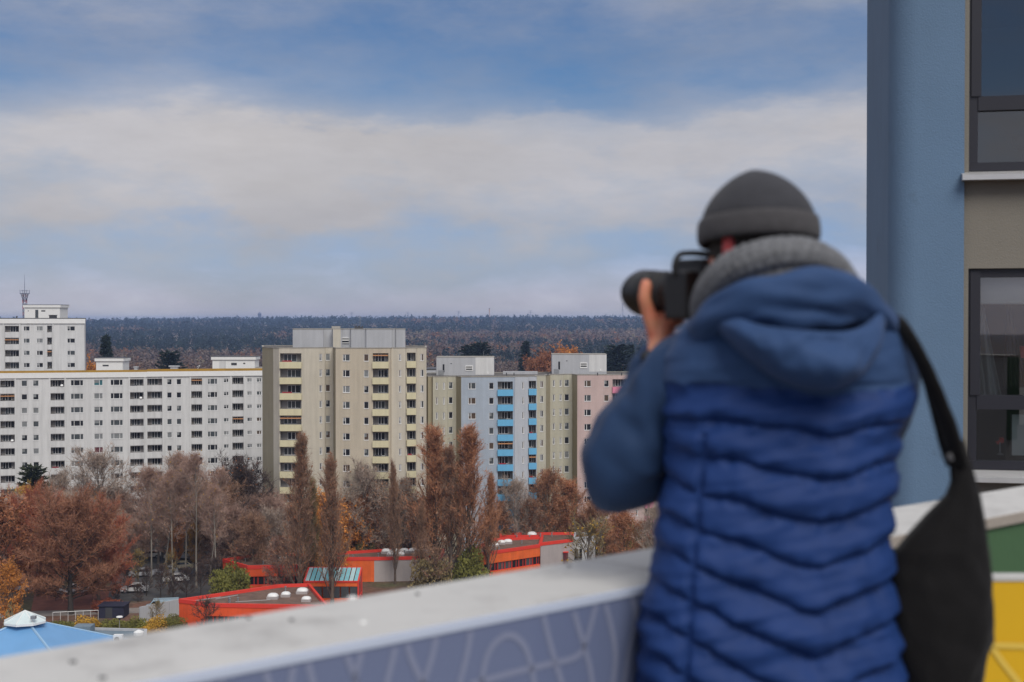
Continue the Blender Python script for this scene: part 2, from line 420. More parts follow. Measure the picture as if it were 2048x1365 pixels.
strip(wb, 'roof_edge', A, B, 0, um, zr+.105, zr+.52, .20, 'ochre', .3); strip(wb, 'roof_edge', A, B, um+.01, Lw, zr+.165, zr+.66, .24, 'ochre', .3)
for x_ in (31.5, 100, 131, 259, 290.5, 326.5, 381, 462, 489): 
    u_ = plan_u(x_, A, B); strip(wb, 'pilaster', A, B, u_-.16, u_+.16, .1, zr-1.0, .16, 'white_wall')
zz = zr+.3
boxhouse(wb, 'plant_room', 193, 246, 296, 5, zz-.5, zat(723, 296), 'white_trim', .62, [('vent', 206, 218, 730, 733, 'dark_metal', .03)])
boxhouse(wb, 'plant_room', 425.5, 510, 303, 5, zz-.5, zat(720, 303), 'white_trim', .62, [('vent', 463, 474, 726, 731, 'dark_metal', .03), ('vent', 487, 491, 726, 728.5, 'dark_metal', .03), ('door', 439, 452, 721, 744, 'white_wall', .05)])
boxhouse(wb, 'plant_room', 512, 530, 303.5, 3, zz-.5, zat(736, 303), 'white_trim')
for x_, w_, h_ in ((272, 2.4, 0.75), (348.5, 5.5, 0.95)):
    b = MB(); a = G(x_, 299); b.box((a.x-w_*.14, 299, zz-.4), (a.x+w_*.14, 299.8, zz+h_*.7)); b.box((a.x-w_*.2, 298.9, zz+h_*.7+.003), (a.x+w_*.2, 299.9, zz+h_)); b.build('roof_vent', M['grey_clad'], wb)
a = G(396, 300); b = MB(); b.bar((a.x-.4, 300, zz-.3), (a.x+.5, 300, zz+1.0), .04, k=5); b.bar((a.x+.45, 300, zz+1.0), (a.x-.2, 300, zz+.6), .04, k=5); b.build('antenna', M['white_trim'], wb)
# --- tall white tower at the far left
A = G(-120, 327); B = G(170, 330); zr = zat(638, 329)
t0 = empty('apartment_tower', ((A.x+B.x)/2, 329, 0), 'tall white apartment tower rising behind the long white block at far left', 'apartment building')
dr = 1.75
facade(t0, A, B, zr, 4.0, [('log', -50, -22, 1.65, 1.42), ('two', -72, -60, dr, 1.05), ('log', 11, 39, 1.65, 1.42), ('two', 48.5, 60.5, dr, 1.05), ('two', 74.5, 87, dr, 1.05), ('log', 95.5, 105, 1.6, 1.55), ('two', 135.5, 151, dr, 1.05)], 'white_wall', rows=6, pitch=2.82,
       sub={(135.5, 1): 'glass_dark', (74.5, 1): 'glass_curtain', (48.5, 1): 'glass_mid'})
E_ = Vector((G(172.6, 343).x, 343)); D_ = Vector((A.x, 343))
plainwall(t0, A, B, 4.0, 0, 'white_wall')
shell(t0, [A, B, E_, D_], zr, 0, 'white_wall', back=[(1, 2, 0), (2, 3, 0), (3, 0, 0)], coping=.18, copm='dark_metal')
strip(t0, 'fascia', A, B, 0, (B-A).length+.2, zr-1.1, zr-.02, .25, 'white_trim')
for x_ in (8.5, 41, 107.5): u_ = plan_u(x_, A, B); strip(t0, 'pilaster', A, B, u_-.15, u_+.15, 14, zr-1.12, .14, 'white_wall')
boxhouse(t0, 'plant_room', 50.5, 121, 334, 6, zr-.3, zat(615.5, 334), 'white_trim', .6, [('door', 72, 78, 620, 636, 'glass_mid', .04), ('vent', 84, 92, 621, 623.5, 'dark_metal', .03), ('vent', 57, 59, 621.5, 623, 'dark_metal', .03)])
b = MB(); a = G(106, 331); b.box((a.x-.75, 331, zr), (a.x+.75, 332, zr+.75)); b.box((a.x-.85, 330.9, zr+.753), (a.x+.85, 332.1, zr+.9)); b.build('roof_vent', M['dark_metal'], t0)
b = MB(); a = G(35, 331); b.bar((a.x, 331, zr), (a.x, 331, zr+.5), .16); b.bar((a.x, 331, zr+.5), (a.x, 331, zr+.62), .26); b.build('roof_vent', M['dark_metal'], t0)
# --- beige tower
zr = zat(697, 251.5)
t1 = empty('apartment_tower', (-30, 256, 0), 'beige apartment tower in the middle with pale yellow balconies and grey rooftop storey', 'apartment building')
f1 = pv([(525, 259), (547, 254), (559, 252.6), (606, 252.6), (650, 254.0), (650.5, 255.2), (667, 255.4), (671.5, 250.5), (781, 250.5), (783, 251.3), (811, 251.5), (812, 252.2), (833, 252.4), (834, 253.2), (853, 253.4)])
pt = 2.785; dw = 1.05; hw = 1.1
F1 = [(0, 1, [], 'olive_and_shade'), (1, 2, [], 'beige_light'), (2, 3, [('log', 560.5, 603, .92, 1.52, 'yellow_panel')], 'beige_light'),
      (3, 4, [('half', 639, 644.5, dw, 1.22)], 'beige_light'), (4, 5, [], 'beige_light'), (5, 6, [('one', 651.5, 660.5, dw, 1.22)], 'beige_light'), (6, 7, [], 'olive_and_shade'),  # last return: darker render stands in for the shaded gap
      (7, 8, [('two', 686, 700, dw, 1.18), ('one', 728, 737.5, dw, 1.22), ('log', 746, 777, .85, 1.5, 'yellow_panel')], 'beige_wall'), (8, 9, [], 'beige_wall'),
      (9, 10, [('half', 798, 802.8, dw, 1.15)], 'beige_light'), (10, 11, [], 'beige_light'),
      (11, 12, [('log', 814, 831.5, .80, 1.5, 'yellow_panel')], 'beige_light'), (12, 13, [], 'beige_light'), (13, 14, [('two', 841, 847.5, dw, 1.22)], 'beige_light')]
for i, j, c_, m_ in F1:
    if c_: facade(t1, f1[i], f1[j], zr, 0.0, c_, m_, rows=13, pitch=pt)
    else: plainwall(t1, f1[i], f1[j], zr, 0, m_)
bk = [G(853, 268), G(525, 273)]
shell(t1, f1+bk, zr, 0, 'beige_light', back=[(14, 15, 0), (15, 16, 0), (16, 0, 0)], coping=.14)
zt = zat(659, 258)
sf = pv([(586, 257), (647, 257), (647.5, 258.2), (666, 258.4), (666.5, 256.4), (684, 256.4), (684.5, 257.5), (702, 257.6), (702.5, 256.8), (732, 256.8), (733, 256.2), (784, 256.2), (784.5, 257), (792, 257.1), (792.5, 256.6), (811, 256.6), (808, 264), (590, 265)])
b = MB(); b.prism([(v.x, v.y) for v in sf], zr-.1, zt); so = b.build('rooftop_storey', M['grey_clad'], t1)
b = MB(); b.prism([(sf[3].x+.02, sf[3].y-.06), (sf[4].x, sf[4].y-.06), (sf[5].x-.2, sf[5].y-.06), (sf[5].x-.2, sf[5].y+.3), (sf[3].x, sf[3].y+.3)], zr, zt-.004); b.build('wall', M['beige_light'], so)
c = MB(); kk = len(sf)
for i in range(kk):
    a_, e_ = sf[i], sf[(i+1) % kk]; t_ = (e_-a_).normalized(); nn = Vector((t_.y, -t_.x)); q_ = [a_+nn*.06, e_+nn*.06, e_-nn*.2, a_-nn*.2]
    c.prism([(v.x, v.y) for v in q_], zt+.002+i*.001, zt+.10+i*.001)
c.build('coping', M['concrete'], so)
b = MB(); y_ = 257.45
for Y0, Y1 in ((677.3, 679.5), (681.8, 685.5)):
    b.box((G(684.8, y_).x, y_-.05, zat(Y1, y_)), (G(697.5, y_).x, y_+.1, zat(Y0, y_)), 1)
for Y0, Y1 in ((675.8, 677.3), (679.5, 681.8), (685.5, 686.8)):
    b.box((G(683.8, y_).x, y_-.12, zat(Y1, y_)), (G(698.5, y_).x, y_+.1, zat(Y0, y_)), 0)
b.build('window', [M['white_trim'], M['glass_dark']], so)
b = MB()
for k in range(9):
    a = G(711+k*1.7, 259); hh = .3+.35*RB.random(); b.box((a.x-.12, 259+.1*(k % 3), zt), (a.x+.1, 259.5, zt+hh))
b.build('roof_vent', M['dark_metal'], t1)
b = MB(); a = G(720, 259); b.bar((a.x, 259.6, zt), (a.x, 259.6, zt+2.4), .035, k=5)
for hz in (1.2, 1.7, 2.1): b.bar((a.x-.35, 259.6, zt+hz), (a.x+.35, 259.6, zt+hz), .02, k=4)
b.build('antenna', M['grey_metal'], t1)
a = G(672, 259.5); b = MB(); b.box((a.x-.75, 259.5, zt), (a.x+.75, 260.5, zt+.55)); b.build('roof_vent', M['concrete'], t1)
# --- lower coloured blocks on the right
zr = zat(754, 266)
t2 = empty('apartment_block', (10, 272, 0), 'stepped apartment block in beige, pale blue and pink with bright blue balconies', 'apartment building')
f2 = pv([(846, 268.5), (856, 265.5), (865, 265.8), (866, 265.0), (895.5, 265), (896, 266.2), (912.5, 266.4), (922.5, 263.6), (1029, 264.5), (1030, 266), (1056, 266.4), (1056.5, 267.2), (1073, 267.4), (1073.5, 270.2), (1091.5, 270.6),
         (1092, 272), (1100.5, 275.2), (1127, 275.6), (1127.3, 276.6), (1144.5, 276.8), (1154.5, 273.2), (1360, 276)])
pt = 2.79; dw = 1.02
F2 = [(0, 1, [], 'olive_and_shade'), (1, 2, [], 'olive_and_shade'), (3, 4, [('half', 871.5, 876, dw, 1.28), ('half', 886, 890, dw, 1.28)], 'beige_b'), (4, 5, [], 'beige_b'), (5, 6, [('one', 897.5, 905.5, dw, 1.22)], 'beige_b'), (2, 3, [], 'beige_b'),
      (6, 7, [], 'olive_and_shade'), (7, 8, [('two', 937, 951.5, dw, 1.18), ('one', 978, 987.5, dw, 1.22), ('log', 995.5, 1025.5, .82, 1.48, 'blue_panel')], 'blue_wall'), (8, 9, [], 'blue_pale'),  # left-facing return before the blue face: shade painted as darker render
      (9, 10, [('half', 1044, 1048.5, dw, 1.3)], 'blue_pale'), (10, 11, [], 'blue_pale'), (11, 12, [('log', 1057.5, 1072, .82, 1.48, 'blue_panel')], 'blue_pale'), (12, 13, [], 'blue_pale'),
      (13, 14, [('two', 1080, 1086.5, dw, 1.24)], 'beige_b'), (14, 15, [], 'beige_b'), (15, 16, [], 'olive_and_shade'), (16, 17, [('half', 1105.5, 1110, dw, 1.28), ('half', 1119, 1123.5, dw, 1.24)], 'beige_b'), (17, 18, [], 'beige_b'),
      (18, 19, [('one', 1129, 1138, dw, 1.28)], 'beige_b'), (19, 20, [], 'olive_and_shade'), (20, 21, [('two', 1168.5, 1182, dw, 1.2), ('one', 1208, 1217.5, dw, 1.24), ('log', 1225, 1253, .80, 1.45, 'pink_panel'), ('half', 1272, 1276.5, dw, 1.2), ('log', 1290, 1306, .8, 1.45, 'pink_panel')], 'pink_wall')]  # return beside the pink wall: gap shade put into its colour
for i, j, c_, m_ in F2:
    if c_: facade(t2, f2[i], f2[j], zr, 0.0, c_, m_, rows=11, pitch=pt)
    else: plainwall(t2, f2[i], f2[j], zr, 0, m_)
bk = [G(1352, 291), G(853, 283)]
shell(t2, f2+bk, zr, 0, 'beige_b', back=[(21, 22, 0), (22, 23, 0), (23, 0, 0)], coping=.14)
for (x0, x1, xm, d_, yt, yb, wx0, wx1, wy0, wy1) in ((873, 988, 951, 273, 715, 752, 931, 946, 731.5, 742), (1104, 1213, 1178, 280, 709.5, 746, 1160, 1174.5, 725.5, 737)):
    ex = [('door', x0+12.5, x0+16, yt+14, yt+30, 'glass_dark', .04), ('vent', x0+28, x0+31, yt+12, yt+13.5, 'dark_metal', .03), ('wall_panel', xm, x1-.3, yt+.3, yb-2, 'white_wall', .04),
          ('window', wx0, wx1, wy0, wy1, 'white_trim', .10), ('pane', wx0+1.2, wx1-1.2, wy0+2, wy0+4, 'glass_dark', .13), ('pane', wx0+1.2, wx1-1.2, wy0+6, wy0+8.5, 'glass_dark', .13), ('vent', x1-13, x1-11, yb-8, yb-3, 'white_trim', .12)]
    o_ = boxhouse(t2, 'plant_room', x0, x1, d_, 6, zr-.1, zat(yt, d_), 'grey_clad', None, ex)
    a = G(x0+4, d_-1.5); b = MB(); b.box((a.x-.05, d_-1.8, zr+.1), (a.x+1.0, d_-1.1, zr+1.0)); b.box((a.x+.1, d_-1.83, zr+.2), (a.x+.85, d_-1.803, zr+.9)); b.build('cooling_unit', M['grey_metal'], t2)
b = MB(); a = G(1006, 279); e = G(1075, 279); b.box((a.x, 279, zr-.1), (e.x, 281, zr+.5)); b.build('roof_edge', M['grey_clad'], t2)
for x_ in (1013, 1028, 1096, 1195, 1243):
    b = MB(); a = G(x_, 272); b.bar((a.x, 272, zr), (a.x, 272, zr+.55), .10, k=6); b.build('roof_vent', M['dark_metal'], t2)
for x_, d_ in ((967, 274), (1187, 281), (1193, 281)):
    b = MB(); a = G(x_, d_); b.bar((a.x, d_+2, zr), (a.x, d_+2, zr+4.6), .03, k=4); b.build('antenna', M['grey_metal'], t2)
# small roof behind the beige tower
b = MB(); a = G(852, 300); e = G(872, 300); b.box((a.x, 300, 0), (e.x, 310, zat(740, 300)))
lo = empty('low_block', (a.x, 300, 0), 'grey roofed block just visible between the beige tower and the pale beige block', 'building')
b.build('wall', M['grey_clad'], lo)
b = MB(); b.box((a.x-.1, 299.9, zat(740, 300)+.003), (e.x+.1, 310.1, zat(738, 300))); b.build('roof', M['dark_metal'], lo)
# --- lattice mast on the left tower
def lattice(root, cx, cy, z0, z1, w0, w1, n, r, mats, nm='lattice_frame'):
    b = MB()
    for i in range(n):
        f0, f1_ = i/n, (i+1)/n; a0 = w0+(w1-w0)*f0; a1 = w0+(w1-w0)*f1_; za = z0+(z1-z0)*f0; zb = z0+(z1-z0)*f1_; mi = i % len(mats)
        c0 = [(cx+sx_*a0, cy+sy_*a0, za) for sx_, sy_ in ((-1,-1),(1,-1),(1,1),(-1,1))]; c1 = [(cx+sx_*a1, cy+sy_*a1, zb) for sx_, sy_ in ((-1,-1),(1,-1),(1,1),(-1,1))]
        for k in range(4):
            b.bar(c0[k], c1[k], r, k=4, mi=mi, cap=False); b.bar(c0[k], c1[(k+1) % 4], r*.6, k=3, mi=mi, cap=False); b.bar(c1[k], c1[(k+1) % 4], r*.6, k=3, mi=mi, cap=False)
    return b.build(nm, [M[x] for x in mats], root)
M['mast'] = mat('mast_blue_grey', (.13, .15, .24), .5); M['mast_red'] = mat('mast_red', (.35, .05, .05), .5)
cx_ = G(51, 336).x; z0 = zat(638, 336)
ms = empty('lattice_mast', (cx_, 336, z0), 'slim red and grey antenna mast standing on the roof of the tall white tower', 'mast')
pz = zat(588, 336)
lattice(ms, cx_, 336, z0, pz, .35, .42, 8, .055, ['mast', 'mast_red'])
b = MB()
b.bar((cx_, 336, pz), (cx_, 336, pz+.12), 1.15, k=12); b.bar((cx_, 336, pz+.7), (cx_, 336, pz+.75), .9, k=12)
for k in range(8): t_ = 2*PI*k/8; b.bar((cx_+1.1*math.cos(t_), 336+1.1*math.sin(t_), pz+.1), (cx_+1.15*math.cos(t_), 336+1.15*math.sin(t_), pz+.9), .03, k=4)
for k in range(6): t_ = 2*PI*k/6; b.bar((cx_+.3*math.cos(t_), 336+.3*math.sin(t_), pz-1.9), (cx_+.95*math.cos(t_), 336+.95*math.sin(t_), pz), .05, k=4)
b.build('platform', M['mast'], ms)
b = MB(); b.bar((cx_, 336, pz+.1), (cx_, 336, zat(565, 336)), .07, .05, k=5); b.bar((cx_, 336, zat(565, 336)), (cx_, 336, zat(549, 336)), .045, .02, k=5); b.build('antenna', M['mast'], ms)
# ---------------------------------------------------------------- terrain
def hz(x, y):
    d = np.hypot(x, y)
    s = np.clip((d-1100)/4300, 0, 1); s = s*s*(3-2*s)
    h = 31*s + 5.0*np.sin(x/700+1.0)*s + 1.5*np.sin(x/330+y/500)*s
    return h - 60*np.clip((d-6200)/2500, 0, 1)
xs = np.concatenate([-np.geomspace(9000, 60, 60), np.linspace(-55, 55, 12), np.geomspace(60, 9000, 60)]); ys = np.concatenate([[-3000, -800, -200], np.linspace(-60, 400, 24), np.geomspace(430, 9000, 70)])
XX, YY = np.meshgrid(xs, ys); ZZ = hz(XX, YY)
V = np.stack([XX.ravel(), YY.ravel(), ZZ.ravel()], 1); nx, ny = len(xs), len(ys)
I = (np.arange(ny-1)[:, None]*nx+np.arange(nx-1)[None, :]).ravel()
mg = bpy.data.materials.new('ground_litter'); mg.use_nodes = True; t = mg.node_tree; b_ = t.nodes['Principled BSDF']; b_.inputs['Roughness'].default_value = .95
gp = N(t, 'ShaderNodeNewGeometry').outputs['Position']
n1 = N(t, 'ShaderNodeTexNoise', inp={'Vector': gp, 'Scale': .06, 'Detail': 6.0}).outputs[0]; n2 = N(t, 'ShaderNodeTexNoise', inp={'Vector': gp, 'Scale': 1.2, 'Detail': 6.0}).outputs[0]
c1 = ramp(t, n1, [(.38, (.085, .085, .035)), (.5, (.12, .078, .050)), (.6, (.17, .080, .052)), (.7, (.14, .11, .075))])
c2 = ramp(t, n2, [(.3, .6), (.7, 1.35)])
t.links.new(mixc(t, 1.0, c1, c2, 'MULTIPLY'), b_.inputs['Base Color'])
gr = link('ground', np_mesh('ground', V, np.stack([I, I+1, I+nx+1, I+nx], 1), [mg], smooth=True)); tag(gr, kind='structure')
def sheet(name, pts, z, m, th=0.0):
    b = MB(); b.prism([(p_[0], p_[1]) for p_ in pts], z-.004, z); o = b.build(name, m); tag(o, kind='structure'); return o
asph = mat('asphalt', (.075, .072, .07), .9, .2, .5); pave = mat('paving', (.26, .23, .21), .9, .15, .8); court = mat('red_court', (.20, .075, .05), .95, .25, .6)
sheet('parking_lot', [G(215, 222), G(440, 222), G(452, 288), G(230, 283)], .012, asph)
sheet('footpath', [G(-30, 209), G(300, 213), G(300, 217), G(-30, 213)], .016, pave)
sheet('play_court', [G(60, 214), G(215, 216), G(225, 232), G(70, 232)], .010, court)
sheet('road', [Vector((-220, 271)), Vector((90, 247)), Vector((90, 252)), Vector((-220, 277))], .020, asph)
# ---------------------------------------------------------------- trees
def unit(a): return a/np.maximum(np.linalg.norm(a, axis=-1, keepdims=True), 1e-9)
def blades(Pn, D, L, W, rg):
    """thin single triangles from Pn along D"""
    n = len(Pn); r = unit(np.cross(D, rg.normal(size=(n, 3)))); W = np.broadcast_to(W, (n,))[:, None]; L = np.broadcast_to(L, (n,))[:, None]
    V = np.empty((n, 3, 3)); V[:, 0] = Pn-r*W/2; V[:, 1] = Pn+r*W/2; V[:, 2] = Pn+D*L
    return V.reshape(-1, 3), np.arange(3*n).reshape(n, 3)
def leaftris(Pn, size, rg):
    n = len(Pn); a = unit(rg.normal(size=(n, 3))); b = unit(np.cross(a, rg.normal(size=(n, 3)))); s = (size*rg.uniform(.6, 1.3, n))[:, None]
    V = np.empty((n, 3, 3)); V[:, 0] = Pn-a*s*.5; V[:, 1] = Pn+a*s*.5; V[:, 2] = Pn+b*s
    return V.reshape(-1, 3), np.arange(3*n).reshape(n, 3)
def prisms(segs):
    s = np.array([[*a, *b, r0, r1] for a, b, r0, r1 in segs]); p0, p1, r0, r1 = s[:, :3], s[:, 3:6], s[:, 6:7], s[:, 7:8]
    d = unit(p1-p0); e = unit(np.cross(d, np.where(np.abs(d[:, 2:3]) > .9, np.array([[1., 0, 0]]), np.array([[0, 0, 1.]])))); g = np.cross(d, e)
    V = np.empty((len(s), 6, 3))
    for k in range(3):
        c, q_ = math.cos(2*PI*k/3), math.sin(2*PI*k/3); V[:, k] = p0+(e*c+g*q_)*r0; V[:, 3+k] = p1+(e*c+g*q_)*r1
    T = []
    for k in range(3): j = (k+1) % 3; T += [[k, j, 3+j], [k, 3+j, 3+k]]
    T = np.array(T)[None] + (np.arange(len(s))*6)[:, None, None]
    return V.reshape(-1, 3), T.reshape(-1, 3)
def merge(parts):
    Vs, Ts, Ms, off = [], [], [], 0
    for V, T, m in parts:
        if len(T) == 0: continue
        Vs.append(V); Ts.append(T+off); Ms.append(np.full(len(T), m)); off += len(V)
    return np.concatenate(Vs), np.concatenate(Ts), np.concatenate(Ms)
KIND = {
 #         H   R   trunk base  nb ang0 ang1 trop  sub  twig tl   tw    leaf lsize
 'spread': (16, 5.5, .26, .22, 32, 68, 18, .10, 9, 15, 1.10, .050, 260, .20),
 'dense':  (15, 6.0, .24, .12, 40, 80, 14, .10, 10, 19, 1.05, .055, 300, .2),
 'rusty':  (15, 4.8, .20, .12, 38, 64, 14, .14, 9, 17, .95, .048, 2600, .22),
 'poplar': (24, 3.1, .34, .05, 84, 27, 10, .13, 7, 15, 1.15, .050, 1500, .20),
 'birch':  (19, 3.4, .13, .40, 26, 50, 20, .05, 7, 18, 1.1, .035, 160, .18),
 'dome':   (14, 7.8, .34, .16, 60, 84, 10, .06, 11, 28, 1.0, .055, 700, .16),
 'leafy':  (13, 4.4, .20, .12, 36, 70, 15, .10, 9, 9, .8, .05, 9000, .22),
 'small':  (5.5, 2.0, .10, .25, 16, 60, 20, .10, 6, 10, .5, .035, 160, .14),
}
_tp = {}
def tree_meshes(kind, seed, bark, twig, leaf):
    key = (kind, seed, bark, twig, leaf)
    if key in _tp: return _tp[key]
    H, R, tr, fb, nb, a0, a1, trop, nsub, ntw, tl, tw, nleaf, ls = KIND[kind]
    rr = random.Random(seed*31+len(kind)); rg = np.random.default_rng(seed*97+len(kind))
    tb = MB(); pts = []; x = y = 0.0; nT = 9; lean = (rr.uniform(-.05, .05), rr.uniform(-.05, .05))
    if kind == 'birch': lean = (rr.uniform(-.02, .16), rr.uniform(-.05, .05))
    Ht = H*(.93 if kind in ('poplar', 'birch') else .80)
    for i in range(nT+1):
        f = i/nT; pts.append(np.array([x, y, Ht*f])); x += (lean[0]+rr.uniform(-.035, .035))*Ht/nT; y += (lean[1]+rr.uniform(-.035, .035))*Ht/nT
    rad = lambda f: tr*(1-f)**.8*(1 if f > .03 else 1.3)+.02
    nk = 7
    for i, p_ in enumerate(pts):
        for k in range(nk): t_ = 2*PI*k/nk; r_ = rad(i/nT); tb.v.append((p_[0]+r_*math.cos(t_), p_[1]+r_*math.sin(t_), p_[2] - (.3 if i == 0 else 0)))
    for i in range(nT):
        for k in range(nk): j = (k+1) % nk; tb.f.append((i*nk+k, i*nk+j, (i+1)*nk+j, (i+1)*nk+k)); tb.m.append(0)
    trunk = tb.mesh('trunk', M[bark], True)
    segs = []; TP = []; TD = []
    for bi in range(nb):
        f = fb+(1-fb)*((bi+rr.random())/nb)**(1.0 if kind != 'poplar' else .85); s = (f-fb)/(1-fb)
        k = min(int(f*nT), nT-1); fr = f*nT-k; p_ = pts[k]*(1-fr)+pts[k+1]*fr
        az = bi*2.39996+rr.uniform(-.5, .5); el = math.radians(a0+(a1-a0)*s+rr.uniform(-9, 9))
        if kind == 'poplar': L = (H*.34)*(1-s*.72)*rr.uniform(.7, 1.15)
        else: L = R*(math.sqrt(max(.06, 1-(1.55*s-.45)**2)))*rr.uniform(.75, 1.12)/max(.75, math.sin(el)+.15)*(.9 if s < .8 else .75)
        d = np.array([math.sin(el)*math.cos(az), math.sin(el)*math.sin(az), math.cos(el)]); ns = 5; r0 = max(.025, rad(f)*.42)
        q_ = p_.copy(); bp = [q_.copy()]; bd = [d.copy()]
        for i in range(ns):
            d = d+np.array([rr.uniform(-.16, .16), rr.uniform(-.16, .16), rr.uniform(-.1, .1)+trop]); d /= np.linalg.norm(d)
            q2 = q_+d*L/ns; segs.append((q_, q2, r0*(1-i/ns*.8), r0*(1-(i+1)/ns*.8))); q_ = q2; bp.append(q_.copy()); bd.append(d.copy())
        for si in range(nsub):
            g = .22+.78*(si+rr.random())/nsub; k = min(int(g*ns), ns-1); fr = g*ns-k; p2 = bp[k]*(1-fr)+bp[k+1]*fr
            dv = bd[k]+np.array([rr.gauss(0, .5), rr.gauss(0, .5), rr.gauss(0, .35)+.15])*(.45 if kind == 'poplar' else 1.0); dv /= np.linalg.norm(dv)
            Ls = L*(.42-.22*g)*rr.uniform(.7, 1.3)+.35; q_ = p2
            for i in range(2):
                dv = dv+np.array([rr.uniform(-.25, .25), rr.uniform(-.25, .25), rr.uniform(-.1, .2)]); dv /= np.linalg.norm(dv)
                q2 = q_+dv*Ls/2; segs.append((q_, q2, .026-.007*i, .017-.005*i)); 
                m = ntw//2; fr_ = rg.random(m)[:, None]; TP.append(q_+(q2-q_)*fr_); TD.append(np.repeat(dv[None], m, 0)); q_ = q2
    TP = np.concatenate(TP); TD = np.concatenate(TD)
    sp = .35 if kind == 'poplar' else .75
    D = unit(TD+rg.normal(size=TD.shape)*sp+np.array([0, 0, .12]))
    parts = [(*prisms(segs), 0)]
    L_ = tl*rg.uniform(.5, 1.3, len(TP)); parts.append((*blades(TP, D, L_, tw, rg), 1))
    tip = TP+D*(L_*.55)[:, None]; D2 = unit(D+rg.normal(size=D.shape)*.6); parts.append((*blades(tip, D2, L_*.55, tw*.8, rg), 1))
    if nleaf:
        idx = rg.integers(0, len(TP), nleaf); parts.append((*leaftris(TP[idx]+D[idx]*(L_[idx]*rg.random(nleaf))[:, None], ls, rg), 2))
    V, T, mi = merge(parts)
    crown = np_mesh('crown', V, T, [M[bark], M[twig], M[leaf]], mi)
    _tp[key] = (trunk, crown, H, R); return _tp[key]
def fol(name, c, var=.35, vs=.35): M[name] = mat(name, c, .95, var, vs)
fol('bark_brown', (.12, .09, .07)); fol('bark_grey', (.19, .165, .14)); fol('bark_pale', (.27, .245, .205), .25); fol('bark_dark', (.05, .04, .033))
fol('twig_brown', (0.307, 0.183, 0.118)); fol('twig_grey', (0.401, 0.319, 0.260)); fol('twig_pale', (0.496, 0.401, 0.330)); fol('twig_mauve', (0.378, 0.248, 0.195)); fol('twig_red', (0.401, 0.124, 0.065), .4); fol('twig_dark', (0.100, 0.071, 0.061)); fol('twig_rust', (0.437, 0.212, 0.112)); fol('twig_olive', (0.236, 0.183, 0.083))
fol('leaf_rust', (.30, .115, .050), .45); fol('leaf_orange', (.58, .23, .04), .45); fol('leaf_yellow', (.46, .27, .035), .4); fol('leaf_green', (.105, .098, .042), .4); fol('leaf_dark', (.04, .05, .022), .35); fol('leaf_tan', (.30, .16, .09), .35); fol('leaf_lime', (.17, .165, .035), .4); fol('leaf_pine', (.016, .030, .024), .35)
fol('twig_umber', (.32, .15, .085))
RT = random.Random(21)
def tree(px, d, ytop, kind, seed, cols, label, group=None, wide=1.0, name='bare_tree', cat='tree', base_z=0.0):
    tm, cm, H, R = tree_meshes(kind, seed, *cols); g = G(px, d); h = zat(ytop, d)-base_z; s = h/(H*(1.0 if kind != 'dome' else 1.0))
    r = empty(name, (g.x, g.y, base_z), label, cat, group, RT.uniform(0, 6.28)); sx_ = s*wide
    for nm, me in (('trunk', tm), ('crown', cm)):
        o = link(nm, me, r, local=True); o.scale = (sx_, sx_, s)
    return r
def shrub_mesh(seed, leaf, n=1500, size=.075, twigs=True):
    key = ('shrub', seed, leaf, n)
    if key in _tp: return _tp[key]
    rg = np.random.default_rng(seed); d = unit(rg.normal(size=(n, 3))); d[:, 2] = np.abs(d[:, 2])
    lump = 1+.22*np.sin(d[:, 0]*5+seed)*np.cos(d[:, 1]*4)+.12*np.sin(d[:, 2]*9+seed*2)
    r = rg.random(n)**.28; Pn = d*(r*lump)[:, None]; Pn[:, 2] *= 1.0
    st = []
    for k in range(16):
        a = rg.uniform(0, 6.28); e = rg.uniform(.1, 1.1); t_ = np.array([math.cos(a)*math.sin(e), math.sin(a)*math.sin(e), math.cos(e)]); st.append((np.array([t_[0]*.08, t_[1]*.08, 0.0]), t_*.9, .02, .006))
    a1 = np_mesh('stems', *prisms(st), [M['bark_brown']]); a2 = np_mesh('foliage', *leaftris(Pn, size, rg), [M[leaf]])
    _tp[key] = (a1, a2); return _tp[key]
def shrub(px, d, ytop, wpx, leaf, seed, label, group=None, name='shrub', cat='shrub', n=4500, size=.075, zb=0.0):
    a1, a2 = shrub_mesh(seed, leaf, n, size); g = G(px, d); h = zat(ytop, d)-zb; rx = wpx/2*d/F/1.05
    r = empty(name, (g.x, g.y, zb), label, cat, group, RT.uniform(0, 6.28))
    for nm, me in (('stems', a1), ('foliage', a2)):
        o = link(nm, me, r, local=True); o.scale = (rx, rx, h/1.0)
    return r
def conifer_meshes(seed, leaf='leaf_pine', shape='cone'):
    key = ('con', seed, leaf, shape)
    if key in _tp: return _tp[key]
    rg = np.random.default_rng(seed); Ps = []; Ds = []; segs = []
    for k in range(110):
        f = .08+.9*(k/110); rad = (1-f)**.8*.17+.012 if shape == 'cone' else .17*math.sqrt(max(.05, 1-(1.7*f-.75)**2))
        a = k*2.4; dr_ = np.array([math.cos(a), math.sin(a), -.15 if shape == 'cone' else .25]); rad *= rg.uniform(.7, 1.15)
        p0 = np.array([0, 0, f]); segs.append((p0, p0+dr_*rad, .006, .002)); m = 34
        t_ = rg.random(m)[:, None]; Ps.append(p0+dr_*rad*t_); Ds.append(np.repeat(dr_[None], m, 0)+rg.normal(size=(m, 3))*.5)
    Pn = np.concatenate(Ps); D = unit(np.concatenate(Ds))
    V, T, mi = merge([(*prisms(segs), 0), (*blades(Pn, D, .045*rg.uniform(.6, 1.3, len(Pn)), .024, rg), 1)])
    cm = np_mesh('crown', V, T, [M['bark_dark'], M[leaf]], mi)
    b = MB(); b.bar((0, 0, -.01), (0, 0, .97), .014, .003, 6); tm = b.mesh('trunk', M['bark_dark'])
    _tp[key] = (tm, cm); return _tp[key]
